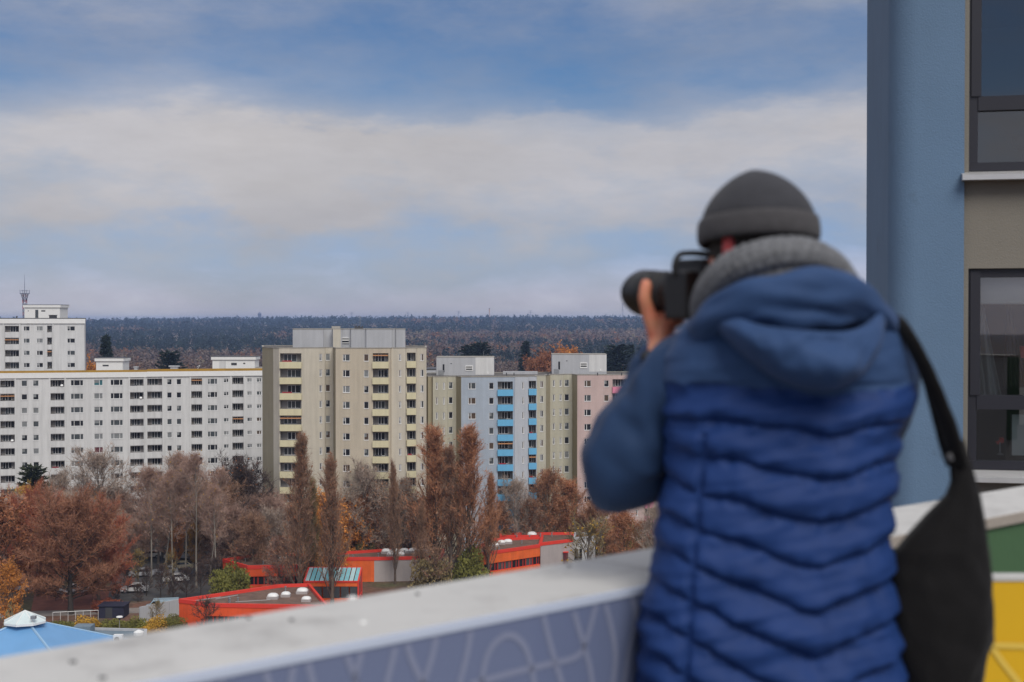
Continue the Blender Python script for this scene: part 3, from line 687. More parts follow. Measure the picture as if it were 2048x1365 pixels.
def conifer(px, d, ytop, seed, label, wide=1.0, shape='cone', leaf='leaf_pine', group=None):
    tm, cm = conifer_meshes(seed, leaf, shape); g = G(px, d); h = zat(ytop, d)
    r = empty('conifer', (g.x, g.y, 0), label, 'tree', group, RT.uniform(0, 6.28))
    for nm, me in (('trunk', tm), ('crown', cm)): o = link(nm, me, r, local=True); o.scale = (h*wide, h*wide, h)
PB = ('bark_grey', 'twig_grey', 'leaf_tan'); BR = ('bark_brown', 'twig_brown', 'leaf_rust'); MV = ('bark_grey', 'twig_mauve', 'leaf_rust'); PL = ('bark_pale', 'twig_pale', 'leaf_tan')
# named trees: x, distance, top y, kind, seed, colours, label, width
T_ = [
 (690, 249, 1010, 'leafy', 9, ('bark_brown', 'twig_rust', 'leaf_yellow'), 'yellow-orange tree low behind the orange school wall, right of the porch', .8),
 (636, 228, 1010, 'leafy', 10, ('bark_brown', 'twig_rust', 'leaf_orange'), 'small orange tree between the two tall poplars, just behind the porch roof', .75),
 (205, 262, 884, 'spread', 1, PB, 'pale bare tree spreading wide before the white block, left of its middle', 1.25),
 (128, 268, 930, 'spread', 2, PB, 'thin grey bare tree before the white block, between yellow-leaved and wide pale trees', .9),
 (362, 262, 900, 'spread', 3, PB, 'pale bare tree in front of the twin loggia columns of the white block', 1.0),
 (300, 262, 925, 'spread', 1, MV, 'small brown-twigged tree under the white block, just left of the birch trunks', 1.0),
 (478, 250, 915, 'dense', 4, ('bark_dark', 'twig_dark', 'leaf_rust'), 'darkest bare tree, near black crown before the right end of the white block', 1.15),
 (440, 246, 955, 'dense', 5, ('bark_dark', 'twig_brown', 'leaf_rust'), 'dark brown bare tree just left of the near black crown', 1.1),
 (725, 248.6, 912, 'spread', 6, ('bark_pale', 'twig_grey', 'leaf_tan'), 'pale bare tree in front of the beige tower between its windows and balconies', 1.0),
 (760, 249, 950, 'rusty', 2, ('bark_grey', 'twig_grey', 'leaf_tan'), 'tan-twigged tree in front of the balcony column of the beige tower', .9),
 (810, 249, 938, 'rusty', 3, ('bark_grey', 'twig_grey', 'leaf_tan'), 'tall tan tree before the right corner of the beige tower', .75),
 (598, 216.5, 886, 'poplar', 1, ('bark_brown', 'twig_brown', 'leaf_rust'), 'tall narrow poplar in front of the left balcony column of the beige tower', .95),
 (664, 216, 926, 'poplar', 2, ('bark_brown', 'twig_brown', 'leaf_rust'), 'narrow poplar with a dark trunk rising beside the glass-roofed porch', .90),
 (624, 226, 965, 'poplar', 3, ('bark_brown', 'twig_olive', 'leaf_rust'), 'shorter poplar squeezed between the two taller ones by the porch', .8),
 (790, 236, 935, 'poplar', 4, ('bark_brown', 'twig_brown', 'leaf_tan'), 'thin airy poplar in front of the grey school wall with roof domes', .62),
 (872, 237.4, 868, 'poplar', 5, ('bark_brown', 'twig_rust', 'leaf_rust'), 'big rust-brown poplar, left one of the dense pair before the pale blue block', 1.35),
 (935, 237.8, 866, 'poplar', 6, ('bark_brown', 'twig_rust', 'leaf_rust'), 'big rust-brown poplar, right one of the dense pair before the pale blue block', 1.35),
 (903, 236.6, 905, 'poplar', 7, ('bark_brown', 'twig_brown', 'leaf_rust'), 'brown poplar filling the gap between the dense rust-brown pair', 1.2),
 (1030, 262.5, 945, 'spread', 3, PB, 'thin bare tree before the blue balconies', .8),
 (1092, 267, 925, 'rusty', 4, ('bark_pale', 'twig_rust', 'leaf_tan'), 'rust-tinted tree just right of the second blue balcony column', 1.05),
 (1140, 267, 948, 'rusty', 5, ('bark_grey', 'twig_rust', 'leaf_rust'), 'rust-brown tree in front of the beige part beside the pink block', 1.15),
 (1195, 262, 985, 'rusty', 6, ('bark_pale', 'twig_rust', 'leaf_tan'), 'rounded rusty tree below the pink block, left of the sleeve', 1.15),
 (1250, 242, 1010, 'rusty', 3, ('bark_brown', 'twig_rust', 'leaf_rust'), 'low rusty tree showing under the bent elbow', 1.2),
 (1308, 240, 1000, 'spread', 6, ('bark_pale', 'twig_pale', 'leaf_tan'), 'pale twiggy tree between the elbow and the jacket', 1.0),
 (1175, 224, 1035, 'small', 3, ('bark_grey', 'twig_olive', 'leaf_yellow'), 'crooked tree with a forked grey trunk before the pale annex', 1.15),
 (140, 212, 1006, 'dome', 1, ('bark_dark', 'twig_umber', 'leaf_rust'), 'large dome-shaped brown tree with a forked dark trunk behind the blue pyramid roof', 1.0),
 (196, 220, 1018, 'dome', 2, ('bark_brown', 'twig_red', 'leaf_rust'), 'red-twigged rounded tree glowing behind the right side of the big dome-shaped tree', .80),
 (75, 226, 1000, 'dome', 3, ('bark_brown', 'twig_red', 'leaf_rust'), 'red-twigged tree behind the left side of the big dome-shaped tree', .8),
 (2, 214, 985, 'leafy', 1, ('bark_brown', 'twig_rust', 'leaf_rust'), 'rust-leaved tree cut by the left edge of the picture', 1.2),
 (18, 200, 1115, 'leafy', 2, ('bark_brown', 'twig_rust', 'leaf_orange'), 'orange-brown leafy tree at the left edge above the blue pyramid roof', .8),
 (648, 234, 975, 'leafy', 4, ('bark_brown', 'twig_rust', 'leaf_orange'), 'orange tree glowing between the two tall poplars', 1.0),
 (712, 248.8, 985, 'leafy', 5, ('bark_brown', 'twig_rust', 'leaf_orange'), 'bright orange tree right of the poplars in front of the beige tower', .95),
 (735, 249.4, 965, 'rusty', 7, ('bark_brown', 'twig_rust', 'leaf_rust'), 'rusty tree behind the bright orange one', 1.0),
 (618, 246, 985, 'rusty', 8, ('bark_brown', 'twig_mauve', 'leaf_orange'), 'mauve and orange tree behind the tallest narrow poplar', 1.1),
 (548, 246.5, 985, 'dense', 6, ('bark_grey', 'twig_mauve', 'leaf_tan'), 'feathery pinkish tree left of the tall narrow poplar', .95),
 (520, 247, 1010, 'dense', 7, ('bark_grey', 'twig_mauve', 'leaf_tan'), 'pinkish-brown tree above the red classroom wing', 1.0),
 (560, 222, 1060, 'rusty', 2, ('bark_grey', 'twig_mauve', 'leaf_rust'), 'low mauve-brown tree beside the flat brown roof', 1.0),
 (412, 194, 1196, 'small', 1, ('bark_dark', 'twig_dark', 'leaf_rust'), 'small dark leafless tree in front of the red fascia', 1.2),
 (313, 200, 1200, 'small', 2, ('bark_grey', 'twig_olive', 'leaf_yellow'), 'small forked tree in front of the grey garden wall', 1.0),
 (500, 252, 985, 'dense', 4, ('bark_dark', 'twig_brown', 'leaf_rust'), 'brown tree directly below the corner of the beige tower', 1.0),
 (868, 228, 1090, 'small', 1, ('bark_brown', 'twig_brown', 'leaf_tan'), 'small twiggy tree between the grey school wall and the big poplars', 1.1),
 (840, 233, 1010, 'poplar', 4, ('bark_brown', 'twig_brown', 'leaf_tan'), 'slender poplar left of the big rust-brown pair', .8),
 (975, 238.6, 960, 'poplar', 2, ('bark_brown', 'twig_rust', 'leaf_tan'), 'slender poplar right of the big rust-brown pair', .95),
 (1060, 263, 985, 'rusty', 2, ('bark_pale', 'twig_grey', 'leaf_tan'), 'thin tan tree below the second blue balcony column', .8),
]
for x_, d_, yt, k_, s_, c_, lb, wd in T_: tree(x_, d_, yt, k_, s_, c_, lb, wide=wd)
conifer(66, 258, 930, 3, 'dark evergreen with a ragged top in front of the left loggias of the white block', 1.15, 'egg', 'leaf_dark')
tree(42, 254, 960, 'leafy', 6, ('bark_pale', 'twig_olive', 'leaf_yellow'), 'yellow-leaved tree with a pale twisted trunk before the white block', wide=.8)
tree(98, 256, 985, 'leafy', 7, ('bark_pale', 'twig_olive', 'leaf_green'), 'green and brown leafy tree right of the ragged evergreen', wide=.6)
bl = ['leftmost', 'second', 'third', 'fourth', 'fifth', 'sixth', 'seventh']
for i, (x_, d_, yt) in enumerate(((302, 236, 925), (325, 240, 905), (345, 234, 940), (368, 238, 915), (392, 233, 905), (418, 236, 935), (432, 230, 965))):
    tree(x_, d_, yt, 'birch', i+1, ('bark_pale', 'twig_mauve', 'leaf_yellow'), f'{bl[i]} of the pale slender trunks standing by the parking lot', 'pale slender trees by the parking lot', 1.0, 'birch_tree')
tree(352, 247, 1020, 'leafy', 8, ('bark_grey', 'twig_rust', 'leaf_orange'), 'small orange-leaved tree glowing among the pale trunks', wide=.6)
tree(388, 250, 1040, 'leafy', 4, ('bark_grey', 'twig_rust', 'leaf_yellow'), 'small yellow-orange tree right of the orange one among the pale trunks', wide=.5)
tree(276, 232, 1100, 'small', 4, ('bark_brown', 'twig_olive', 'leaf_yellow'), 'small yellow-leaved tree at the left edge of the parking lot')
tree(338, 228, 1105, 'small', 5, ('bark_brown', 'twig_olive', 'leaf_yellow'), 'young yellow tree in the middle of the parking lot', wide=.7)
# the rest of the little wood below the white block: nothing tells these apart
LM = [(15, 'leftmost loggia column'), (60, 'first small windows'), (115, 'second loggia column'), (155, 'first triple windows'), (197, 'double windows'), (233, 'second triple windows'), (274, 'left twin loggias'), (310, 'right twin loggias'), (349, 'second small windows'), (394, 'fourth loggia column'), (425, 'last triple windows'), (476, 'last loggia column'), (512, 'right end'), (-40, 'far left corner')]
RW = {272: 'back row', 263: 'second row', 254: 'middle row', 246: 'fourth row', 239: 'front row'}
k = 0; used = set()
for d_ in (272, 263, 254, 246, 239):
    x_ = -25 + (d_ % 7)*4
    while x_ < 560:
        if not (d_ < 250 and 225 < x_ < 440):
            yt = RT.uniform(950, 995) + (272-d_)*.9 + (30 if 240 < x_ < 300 else 0); xx = x_+RT.uniform(-9, 9)
            s_ = 10+k % 5; ci = k % 4; c_ = (MV, BR, PB, ('bark_pale', 'twig_mauve', 'leaf_orange'))[ci]
            lx, ln_ = min(((abs(xx-a_), n_) for a_, n_ in LM)); pos = ''
            if (ln_, d_) in used: pos = 'right of '
            used.add((ln_, d_))
            tree(xx, d_+RT.uniform(-3, 3), yt, 'dense' if k % 5 < 2 else ('spread' if k % 5 < 4 else 'rusty'), s_, c_, f"{('mauve', 'brown', 'grey', 'mauve')[ci]} bare tree {pos or 'below '}the white block's {ln_}, {RW[d_]}", 'bare trees in the wood below the white block', 1.05)
            k += 1
        x_ += 40+RT.uniform(-6, 6)
for x_, d_, yt, lb in ((690, 249.2, 990, 'below the beige tower windows, right of the poplar'), (840, 249.5, 985, 'at the foot of the beige tower, right corner'), (1000, 262, 1000, 'below the left edge of the blue balconies'), (1060, 263, 990, 'below the second blue balcony column'), (1120, 266, 990, 'below the beige part beside the pink block'), (1180, 266, 1010, 'below the pink windows'), (1235, 256, 1030, 'behind the lowest point of the sleeve'), (1290, 258, 1035, 'just left of the jacket'), (1340, 255, 1020, 'hidden mostly by the jacket'), (575, 250, 1000, 'at the foot of the left yellow balconies'), (770, 249.5, 1000, 'at the foot of the middle yellow balconies'), (1150, 264, 1030, 'above the pale annex'), (1215, 252, 1040, 'above the dark green bush')):
    tree(x_, d_, yt, 'rusty', 11+k % 4, (BR, ('bark_grey', 'twig_rust', 'leaf_tan'))[k % 2], 'low rusty tree '+lb, 'low rusty trees at the foot of the blocks', 1.1); k += 1
for x_, d_, yt, lb in ((85, 226, 1150, 'under the left side of the dome-shaped tree'), (150, 234, 1140, 'straight behind the forked trunk'), (210, 240, 1135, 'behind the right side of the dome-shaped tree'), (255, 228, 1130, 'at the left corner of the parking lot'), (40, 232, 1130, 'between the orange leaves and the dome-shaped tree'), (292, 226, 1130, 'left of the blue-grey van'), (372, 224, 1130, 'between the van and the red pavilion corner'), (430, 228, 1110, 'left of the olive-green round shrub'), (110, 222, 1165, 'left of the white handrail end'), (185, 224, 1160, 'behind the dark shed'), (230, 222, 1165, 'right of the dark shed'),
        (320, 224, 1125, 'right behind the van'), (345, 223, 1150, 'behind the garden wall end'), (400, 225, 1120, 'behind the flat brown roof corner'), (275, 221, 1165, 'at the start of the garden wall')):
    tree(x_, d_, yt, 'spread' if k % 2 else 'dense', 10+k % 5, ('bark_dark', 'twig_dark', 'leaf_rust'), 'thin dark tree '+lb, 'thin dark trees round the parking lot', .9); k += 1
SH = [(462, 223, 1128, 92, 'leaf_lime', 'bright olive-green round shrub before the red classroom wing'), (742, 249, 1058, 62, 'leaf_green', 'dark green bush behind the orange school roof edge'), (942, 236, 1104, 80, 'leaf_lime', 'yellowish olive bush at the foot of the right big poplar'),
      (862, 230, 1112, 90, 'twig_olive', 'dull olive twiggy bush at the foot of the left big poplar'), (1205, 262, 1050, 60, 'leaf_green', 'dark green bush right of the pale annex'), (1262, 264, 1050, 80, 'leaf_lime', 'olive shrub below the elbow above the coping'), (1330, 264, 1050, 80, 'leaf_tan', 'brownish shrub behind the jacket above the coping'),
      (1010, 262, 1062, 60, 'leaf_lime', 'yellow-green bush behind the orange wing'), (18, 172, 1236, 50, 'twig_olive', 'leafless twiggy bush at the left edge beside the blue pyramid'),
      (120, 226, 1196, 70, 'twig_red', 'reddish low bush under the dome-shaped tree'), (212, 214, 1196, 60, 'twig_red', 'reddish low bush beside the dark shed')]
for i, (x_, d_, yt, w_, lf, lb) in enumerate(SH): shrub(x_, d_, yt, w_, lf, i+1, lb, n=4500 if lf != 'twig_olive' else 2500, size=.085)
HG = [(118, 199, 1240, 60, 'leaf_lime', 'green end of the long hedge behind the blue pyramid roof'), (172, 198, 1238, 75, 'leaf_yellow', 'yellowest hedge shrub beside the blue pyramid roof'), (222, 198, 1241, 70, 'leaf_lime', 'green-yellow hedge shrub behind the lamp post'), (268, 199, 1236, 80, 'leaf_lime', 'tall hedge shrub right of the lamp post'),
      (312, 198, 1238, 75, 'leaf_yellow', 'yellow hedge shrub in front of the grey garden wall'), (346, 199, 1234, 62, 'leaf_lime', 'green hedge shrub touching the red building corner')]
for i, (x_, d_, yt, w_, lf, lb) in enumerate(HG): shrub(x_, d_, yt, w_, lf, 30+i, lb, 'hedge shrubs behind the pyramid roof', 'hedge_shrub', 'hedge', n=4500, size=.075)
# trees behind the roofs
conifer(213, 520, 668, 1, 'tall dark spruce rising behind the left end of the white block', .85)
conifer(341, 560, 702, 2, 'rounded dark pine behind the middle of the white block', 1.2, 'egg')
tree(462, 560, 716, 'rusty', 12, ('bark_brown', 'twig_red', 'leaf_rust'), 'red-leaved tree behind the right rooftop room of the white block', wide=.9)
tree(183, 430, 712, 'leafy', 2, ('bark_brown', 'twig_rust', 'leaf_orange'), 'orange tree peeping out between the tall tower and the rooftop room', wide=.6)
conifer(962, 620, 684, 4, 'dark pine behind the left rooftop room of the coloured blocks', 1.1, 'egg'); conifer(938, 640, 690, 5, 'lower dark pine left of the other behind the same rooftop room', 1.1, 'egg')
conifer(1051, 720, 681, 6, 'small pointed spruce between the two grey rooftop rooms', 1.1)
for x_, d_, yt, wd, lb in ((1128, 640, 682, 1.0, 'bright orange crown behind the right rooftop room'), (1092, 620, 690, 1.1, 'rust-orange crown left of the brightest orange one'), (1078, 560, 700, .9, 'brownish orange crown nearest the roof between the rooftop rooms')):
    tree(x_, d_, yt, 'leafy', 3, ('bark_brown', 'twig_rust', 'leaf_rust' if wd != 1.0 else 'leaf_orange'), lb, wide=wd)
for i, (x_, yt, lb) in enumerate(((1236, 690, 'widest dark conifer right of the right rooftop room'), (1262, 687, 'slim dark conifer beside the sleeve'), (1218, 700, 'short dark conifer touching the right rooftop room'), (1282, 694, 'dark conifer half hidden by the shoulder'))):
    conifer(x_, 600+i*15, yt, 7+i, lb, (1.4, .8, 1.0, 1.0)[i], 'cone' if i % 2 else 'egg')
# ---------------------------------------------------------------- the forest beyond: one mass
rg = np.random.default_rng(5)
def field(d0, d1, step, half=.46):
    pts = []
    d = d0
    while d < d1:
        wv = half*d; n = int(2*wv/step); x = (np.arange(n)+rg.random(n))*step-wv; y = d+rg.uniform(-.5, .5, n)*step; pts.append(np.stack([x, y], 1)); d += step*1.0
    return np.concatenate(pts)
def forest(pts, ntri, tsz, bmin, name):
    n = len(pts); x, y = pts[:, 0], pts[:, 1]; z = hz(x, y); dd = y
    pn = np.array([mnoise.noise(Vector((a/420., b_/700., 3.1))) for a, b_ in pts]); pn2 = np.array([mnoise.noise(Vector((a/150., b_/260., 9.1))) for a, b_ in pts])
    pine = (pn*1.7+pn2*.5+rg.normal(size=n)*.06+np.clip((dd-1500)/2600, -.40, .55)) > .20
    H = np.where(pine, rg.uniform(14, 20, n), rg.uniform(10, 18, n))*(1+.22*pn2)*np.where(dd > 3300, rg.uniform(.85, 1.5, n), 1.0); R = np.where(pine, rg.uniform(2.0, 3.4, n), rg.uniform(3.5, 6.0, n))*(bmin)
    cols = np.array([(.150, .108, .085), (.120, .085, .072), (.18, .135, .105), (.19, .100, .060), (.25, .105, .040), (.16, .135, .09), (.135, .10, .088)])
    pr = np.array([.26, .24, .16, .10, .03, .09, .12]); ci = rg.choice(len(cols), n, p=pr); tc_ = cols[ci]*rg.uniform(.75, 1.2, (n, 1))
    warm = np.clip(pn2*2-.25, 0, 1)[:, None]; tc_ = tc_*(1-warm*.5)+np.array([.18, .075, .035])*warm*.5
    pc = np.array([(.018, .032, .034), (.020, .034, .030), (.014, .026, .032)])[rg.integers(0, 3, n)]*rg.uniform(.8, 1.4, (n, 1)); c = np.where(pine[:, None], pc, tc_)
    k = ntri; u = unit(rg.normal(size=(n, k, 3))); r = rg.random((n, k, 1))**.35
    cz = np.where(pine, .62, .60)*H; hz_ = np.where(pine, .40, .42)*H
    loc = u*r; taper = np.where(pine[:, None], np.clip(1.15-.75*(loc[:, :, 2]+.2), .25, 1.3), 1.0)
    C = np.empty((n, k, 3)); C[:, :, 0] = x[:, None]+loc[:, :, 0]*R[:, None]*taper; C[:, :, 1] = y[:, None]+loc[:, :, 1]*R[:, None]*taper; C[:, :, 2] = (z+cz)[:, None]+loc[:, :, 2]*hz_[:, None]
    C = C.reshape(-1, 3); cc = np.repeat(c, k, 0)*rg.uniform(.93, 1.07, (n*k, 1)); S_ = np.repeat(tsz*np.where(pine, .8, 1.0), k)*rg.uniform(.6, 1.4, n*k)
    a = unit(rg.normal(size=C.shape)); b = unit(np.cross(a, rg.normal(size=C.shape)))
    V = np.empty((len(C), 3, 3)); V[:, 0] = C-a*S_[:, None]*.5; V[:, 1] = C+a*S_[:, None]*.5; V[:, 2] = C+b*S_[:, None]
    return V.reshape(-1, 3), np.repeat(cc, 3, 0)
mf = mat('forest_foliage', (0, 0, 0), .95, vattr='col')
Vs, Cs = [], []
for pts, nt_, ts, rs in ((field(345, 620, 11, .42), 210, .62, 1.0), (field(620, 1000, 13, .42), 120, 1.0, 1.1), (field(1000, 1900, 19, .42), 60, 1.9, 1.35), (field(1900, 3300, 30, .42), 34, 3.4, 2.0), (field(3300, 5900, 46, .42), 20, 6.0, 3.0)):
    V, C = forest(pts, nt_, ts, rs, ''); Vs.append(V); Cs.append(C)
V = np.concatenate(Vs); C = np.concatenate(Cs)
ok = np.ones(len(V)//3, bool); cen = V.reshape(-1, 3, 3).mean(1)
ok &= ~((cen[:, 1] < 352) & (cen[:, 0] < 40)); V = V.reshape(-1, 3, 3)[ok].reshape(-1, 3); C = C.reshape(-1, 3, 3)[ok].reshape(-1, 3)
fo = link('forest', np_mesh('forest', V, np.arange(len(V)).reshape(-1, 3), [mf], col=C)); tag(fo, kind='stuff', label='mixed forest of brown bare trees and blue-green pines reaching the horizon')
print('forest tris', len(V)//3)
# ---------------------------------------------------------------- horizon landmarks
def pylon(px, yt, yb, d, label, w_=1.0, arms=3, group='electricity pylons on the horizon'):
    g = G(px, d); z0 = float(hz(g.x, g.y)); z1 = zat(yt, d); r = empty('electricity_pylon', (g.x, d, z0), label, 'pylon', group)
    b = MB(); hw_ = 3.2*w_; tk = d/2844*.22
    for s_ in (-1, 1): b.bar((g.x+s_*hw_, d, z0), (g.x+s_*.4, d, z1), tk, tk*.8, 4)
    n = 9
    for i in range(n):
        f0, f1_ = i/n, (i+1)/n; a0, a1 = hw_*(1-f0)+.4*f0, hw_*(1-f1_)+.4*f1_; za, zb = z0+(z1-z0)*f0, z0+(z1-z0)*f1_
        b.bar((g.x-a0, d, za), (g.x+a1, d, zb), tk*.5, k=3); b.bar((g.x+a0, d, za), (g.x-a1, d, zb), tk*.5, k=3)
    b.build('tower_frame', M['mast'], r)
    b = MB()
    for i in range(arms):
        zz_ = z1-2-i*6.0; L = (6.5, 9.5, 7.5)[i % 3]*w_; b.bar((g.x-L, d, zz_), (g.x, d, zz_+1.2), tk*.6, k=3); b.bar((g.x+L, d, zz_), (g.x, d, zz_+1.2), tk*.6, k=3); b.bar((g.x-L, d, zz_), (g.x+L, d, zz_), tk*.5, k=3)
        for s_ in (-1, 1): b.bar((g.x+s_*L, d, zz_), (g.x+s_*L, d, zz_-2), tk*.5, k=3)
    b.build('cross_arms', M['mast'], r)
for a in ((704, 624, 636, 5200, 'pylon above the left part of the beige rooftop storey', 1, 2), (816, 624, 636, 5200, 'pylon on the horizon just right of the beige rooftop storey', 1, 2), (917, 622, 636, 5000, 'pylon on the horizon above the left grey rooftop room', 1, 2),
          (1061, 621, 637, 4800, 'pylon on the horizon left of the right grey rooftop room', 1, 3), (1098, 627, 637, 5400, 'smallest pylon just above the right grey rooftop room', .7, 2), (1245, 607, 633, 4300, 'tallest pylon beside the camera lens', .9, 4)): pylon(*a)
g = G(520, 5300); z0 = float(hz(g.x, g.y)); wt = empty('water_tower', (g.x, 5300, z0), 'tiny water tower with a pointed roof on the horizon', 'tower')
b = MB(); b.bar((g.x, 5300, z0), (g.x, 5300, zat(631, 5300)), 5.5, 5.5, 10); b.bar((g.x, 5300, zat(631, 5300)), (g.x, 5300, zat(628.5, 5300)), 7, 7, 10); b.build('shaft', M['mast'], wt)
b = MB(); b.bar((g.x, 5300, zat(628.5, 5300)), (g.x, 5300, zat(624.5, 5300)), 7.5, .5, 10); b.build('roof', M['mast'], wt)
g = G(979, 5100); z0 = float(hz(g.x, g.y)); ch = empty('chimney', (g.x, 5100, z0), 'slim pale chimney on the horizon between two pylons', 'chimney')
b = MB(); b.bar((g.x, 5100, z0), (g.x, 5100, zat(618, 5100)), 2.6, 1.9, 8); b.build('shaft', M['pink_wall'], ch)
b = MB(); b.bar((g.x, 5100, zat(618, 5100)), (g.x, 5100, zat(617, 5100)), 2.6, 2.6, 8); b.build('rim', M['mast'], ch)
# ---------------------------------------------------------------- school pavilions
M['red_wall'] = mat('orange_red_paint', (.82, .105, .026), .7, .10, .6, streak=.16); M['orange_wall'] = mat('orange_paint', (.84, .15, .030), .7, .10, .6, streak=.16); M['red_trim'] = mat('red_trim', (.74, .055, .035), .5, .06, 1)
M['gravel_roof'] = mat('brown_gravel_roof', (.155, .095, .07), .95, .3, .7); M['grey_render'] = mat('grey_render', (.42, .38, .37), .9, .05, .6, streak=.1); M['dome'] = mat('dome_plastic', (.80, .80, .78), .35); M['seam'] = mat('roof_seam', (.4, .4, .4), .6)
def pavilion(label, pts, z, walls, rim='red_trim', band=None, domes=(), seams=()):
    c = sum(pts, Vector((0, 0)))/len(pts); r = empty('school_pavilion', (c.x, c.y, 0), label, 'school building', 'flat-roofed school pavilions'); n = len(pts)
    for i in range(n):
        a, e = pts[i], pts[(i+1) % n]; t = (e-a).normalized(); nn = Vector((t.y, -t.x)); m = walls[i % len(walls)]; L = (e-a).length
        bd = band and i in band
        b = MB()
        if bd:
            b.face([(a.x, a.y, 0), (e.x, e.y, 0), (e.x, e.y, .95), (a.x, a.y, .95)]); b.face([(a.x, a.y, 2.35), (e.x, e.y, 2.35), (e.x, e.y, z), (a.x, a.y, z)])
            ii = -nn*.35
            b.face([(a.x, a.y, .95), (e.x, e.y, .95), (e.x+ii.x, e.y+ii.y, .95), (a.x+ii.x, a.y+ii.y, .95)]); b.face([(a.x, a.y, 2.35), (a.x+ii.x, a.y+ii.y, 2.35), (e.x+ii.x, e.y+ii.y, 2.35), (e.x, e.y, 2.35)])
        else: b.face([(a.x, a.y, 0), (e.x, e.y, 0), (e.x, e.y, z), (a.x, a.y, z)])
        b.build('wall', M[m], r)
        if bd:
            nw = max(2, int(L/1.5))
            for k in range(nw):
                u0, u1 = L*k/nw+.06, L*(k+1)/nw-.06; fme, panes, cur = window_meshes(u1-u0, 1.38, 'half', 'red_trim')
                p0 = a+t*u0-nn*.12; f = link('window', fme, r, (p0.x, p0.y, .96), math.atan2(t.y, t.x)); link('pane', panes[pick_glass(.7)], f)
    b = MB(); b.face([(p_.x, p_.y, z-.35) for p_ in pts]); b.build('roof', M['gravel_roof'], r)
    b = MB()
    for i in range(n):
        a, e = pts[i], pts[(i+1) % n]; t = (e-a).normalized(); nn = Vector((t.y, -t.x)); q_ = [a+nn*.08, e+nn*.08, e-nn*.28, a-nn*.28]; b.prism([(v.x, v.y) for v in q_], z-.45+.001*i, z+.10+.001*i)
    b.build('roof_rim', M[rim], r)
    for (px, d, rad) in domes:
        rad *= .84
        g_ = G(px, d); b = MB(); b.box((g_.x-rad, g_.y-rad, z-.35), (g_.x+rad, g_.y+rad, z+.02)); o = b.build('skylight', M['grey_render'], r)
        b = MB(); k = 14; rings = [(1.0, .05), (.98, .25), (.82, .48), (.5, .64), (0.02, .70)]
        for ri, (fr, hh) in enumerate(rings):
            for i in range(k): t_ = 2*PI*i/k; sq = 1.0/max(abs(math.cos(t_)), abs(math.sin(t_)))**.5; b.v.append((g_.x+rad*fr*sq*math.cos(t_), g_.y+rad*fr*sq*math.sin(t_), z+hh*rad*.85))
        for ri in range(len(rings)-1):
            for i in range(k): j = (i+1) % k; b.f.append((ri*k+i, ri*k+j, (ri+1)*k+j, (ri+1)*k+i)); b.m.append(0)
        b.build('dome', M['dome'], o, smooth=True)
    rq = random.Random(int(c.x*7)); 
    for k in range(4):
        g_ = c.lerp(pts[rq.randrange(n)], rq.uniform(.15, .6)); b = MB(); h_ = rq.uniform(.35, .8); b.bar((g_.x, g_.y, z-.35), (g_.x, g_.y, z-.35+h_), .11, k=7); b.bar((g_.x, g_.y, z-.35+h_), (g_.x, g_.y, z-.28+h_), .19, k=7); b.build('roof_vent', M['grey_metal'], r)
    for (xa, da, xb, db) in seams:
        a, e = G(xa, da), G(xb, db); b = MB(); b.bar((a.x, a.y, z-.33), (e.x, e.y, z-.33), .07, k=4); b.build('roof_seam', M['seam'], r)
    return r
r1 = pavilion('low orange-red pavilion with a brown gravel roof wedge, nearest the parapet coping', pv([(357, 202.5), (410, 200.3), (411, 199.4), (655, 198), (618, 214.5), (560, 213.8)]), 4.05, ['red_wall'], band=(2,), domes=((545, 205, .95), (571, 206.5, .8), (604, 209, 1.0), (612, 203, .8)), seams=((430, 204.5, 475, 207.5), (470, 202.5, 540, 204), (380, 203, 440, 206)))
pavilion('dark red classroom wing behind the olive-green round shrub', pv([(445, 236.5), (495, 230), (615, 231), (640, 241), (545, 244)]), 4.05, ['red_wall', 'red_wall'], band=(0, 1), domes=((565, 238, .8),))
pavilion('orange main pavilion with a grey side wall and a row of white roof domes', pv([(655, 238), (748, 238.2), (880, 239.5), (890, 247.4), (775, 247), (640, 242.4)]), 4.05, ['orange_wall', 'grey_render', 'grey_render', 'grey_render', 'red_wall', 'red_wall'],
         domes=((772, 245, .95), (790, 245.4, .95), (808, 245.4, .95), (826, 245.6, .95), (842, 245, .95), (782, 242, .9), (800, 242, .9), (858, 245.5, .9)))
pavilion('bright orange pavilion with red framed windows at the right, above the coping', pv([(930, 240), (968, 241.5), (1080, 250), (1084, 259), (985, 257)]), 4.35, ['orange_wall'], band=(1,), domes=((990, 250, .8), (1003, 253, .8), (1016, 253.8, .9), (978, 248, .7)))
pavilion('pale grey school building with a thin red roof line and one white dome', pv([(1081, 250.5), (1146, 255), (1150, 263), (1000, 262.4), (1000, 259.2), (1084, 259.3)]), 4.55, ['grey_render'], domes=((1064, 261, 1.05),))
an = pavilion('small whitish annex at the right end of the school beside the forked tree', pv([(1147, 256), (1190, 258), (1192, 262), (1150, 263.2)]), 4.6, ['white_wall'], rim='grey_clad')
b = MB(); 
for x0, x1 in ((1149, 1156), (1159, 1164), (1174, 1179)):
    y0 = 256+(x0-1147)*.0465; a, e = G(x0, y0), G(x1, y0+(x1-x0)*.0465); b.box((a.x, min(a.y, e.y)-.06, .6), (e.x, max(a.y, e.y)+.02, 2.6))
b.build('window', M['glass_dark'], an)
b = MB(); a = G(1131, 253.7); b.box((a.x-.35, 253.35, 0), (a.x+.45, 254.1, 2.4)); dr_ = empty('side_door', (a.x, 253.4, 0), 'narrow dark red door in the pale grey school wall', 'door'); b.build('leaf', M['glass_red'], dr_)
b = MB(); b.box((a.x-.45, 253.3, 2.405), (a.x+.55, 254.0, 2.55)); b.build('lintel', M['red_trim'], dr_)
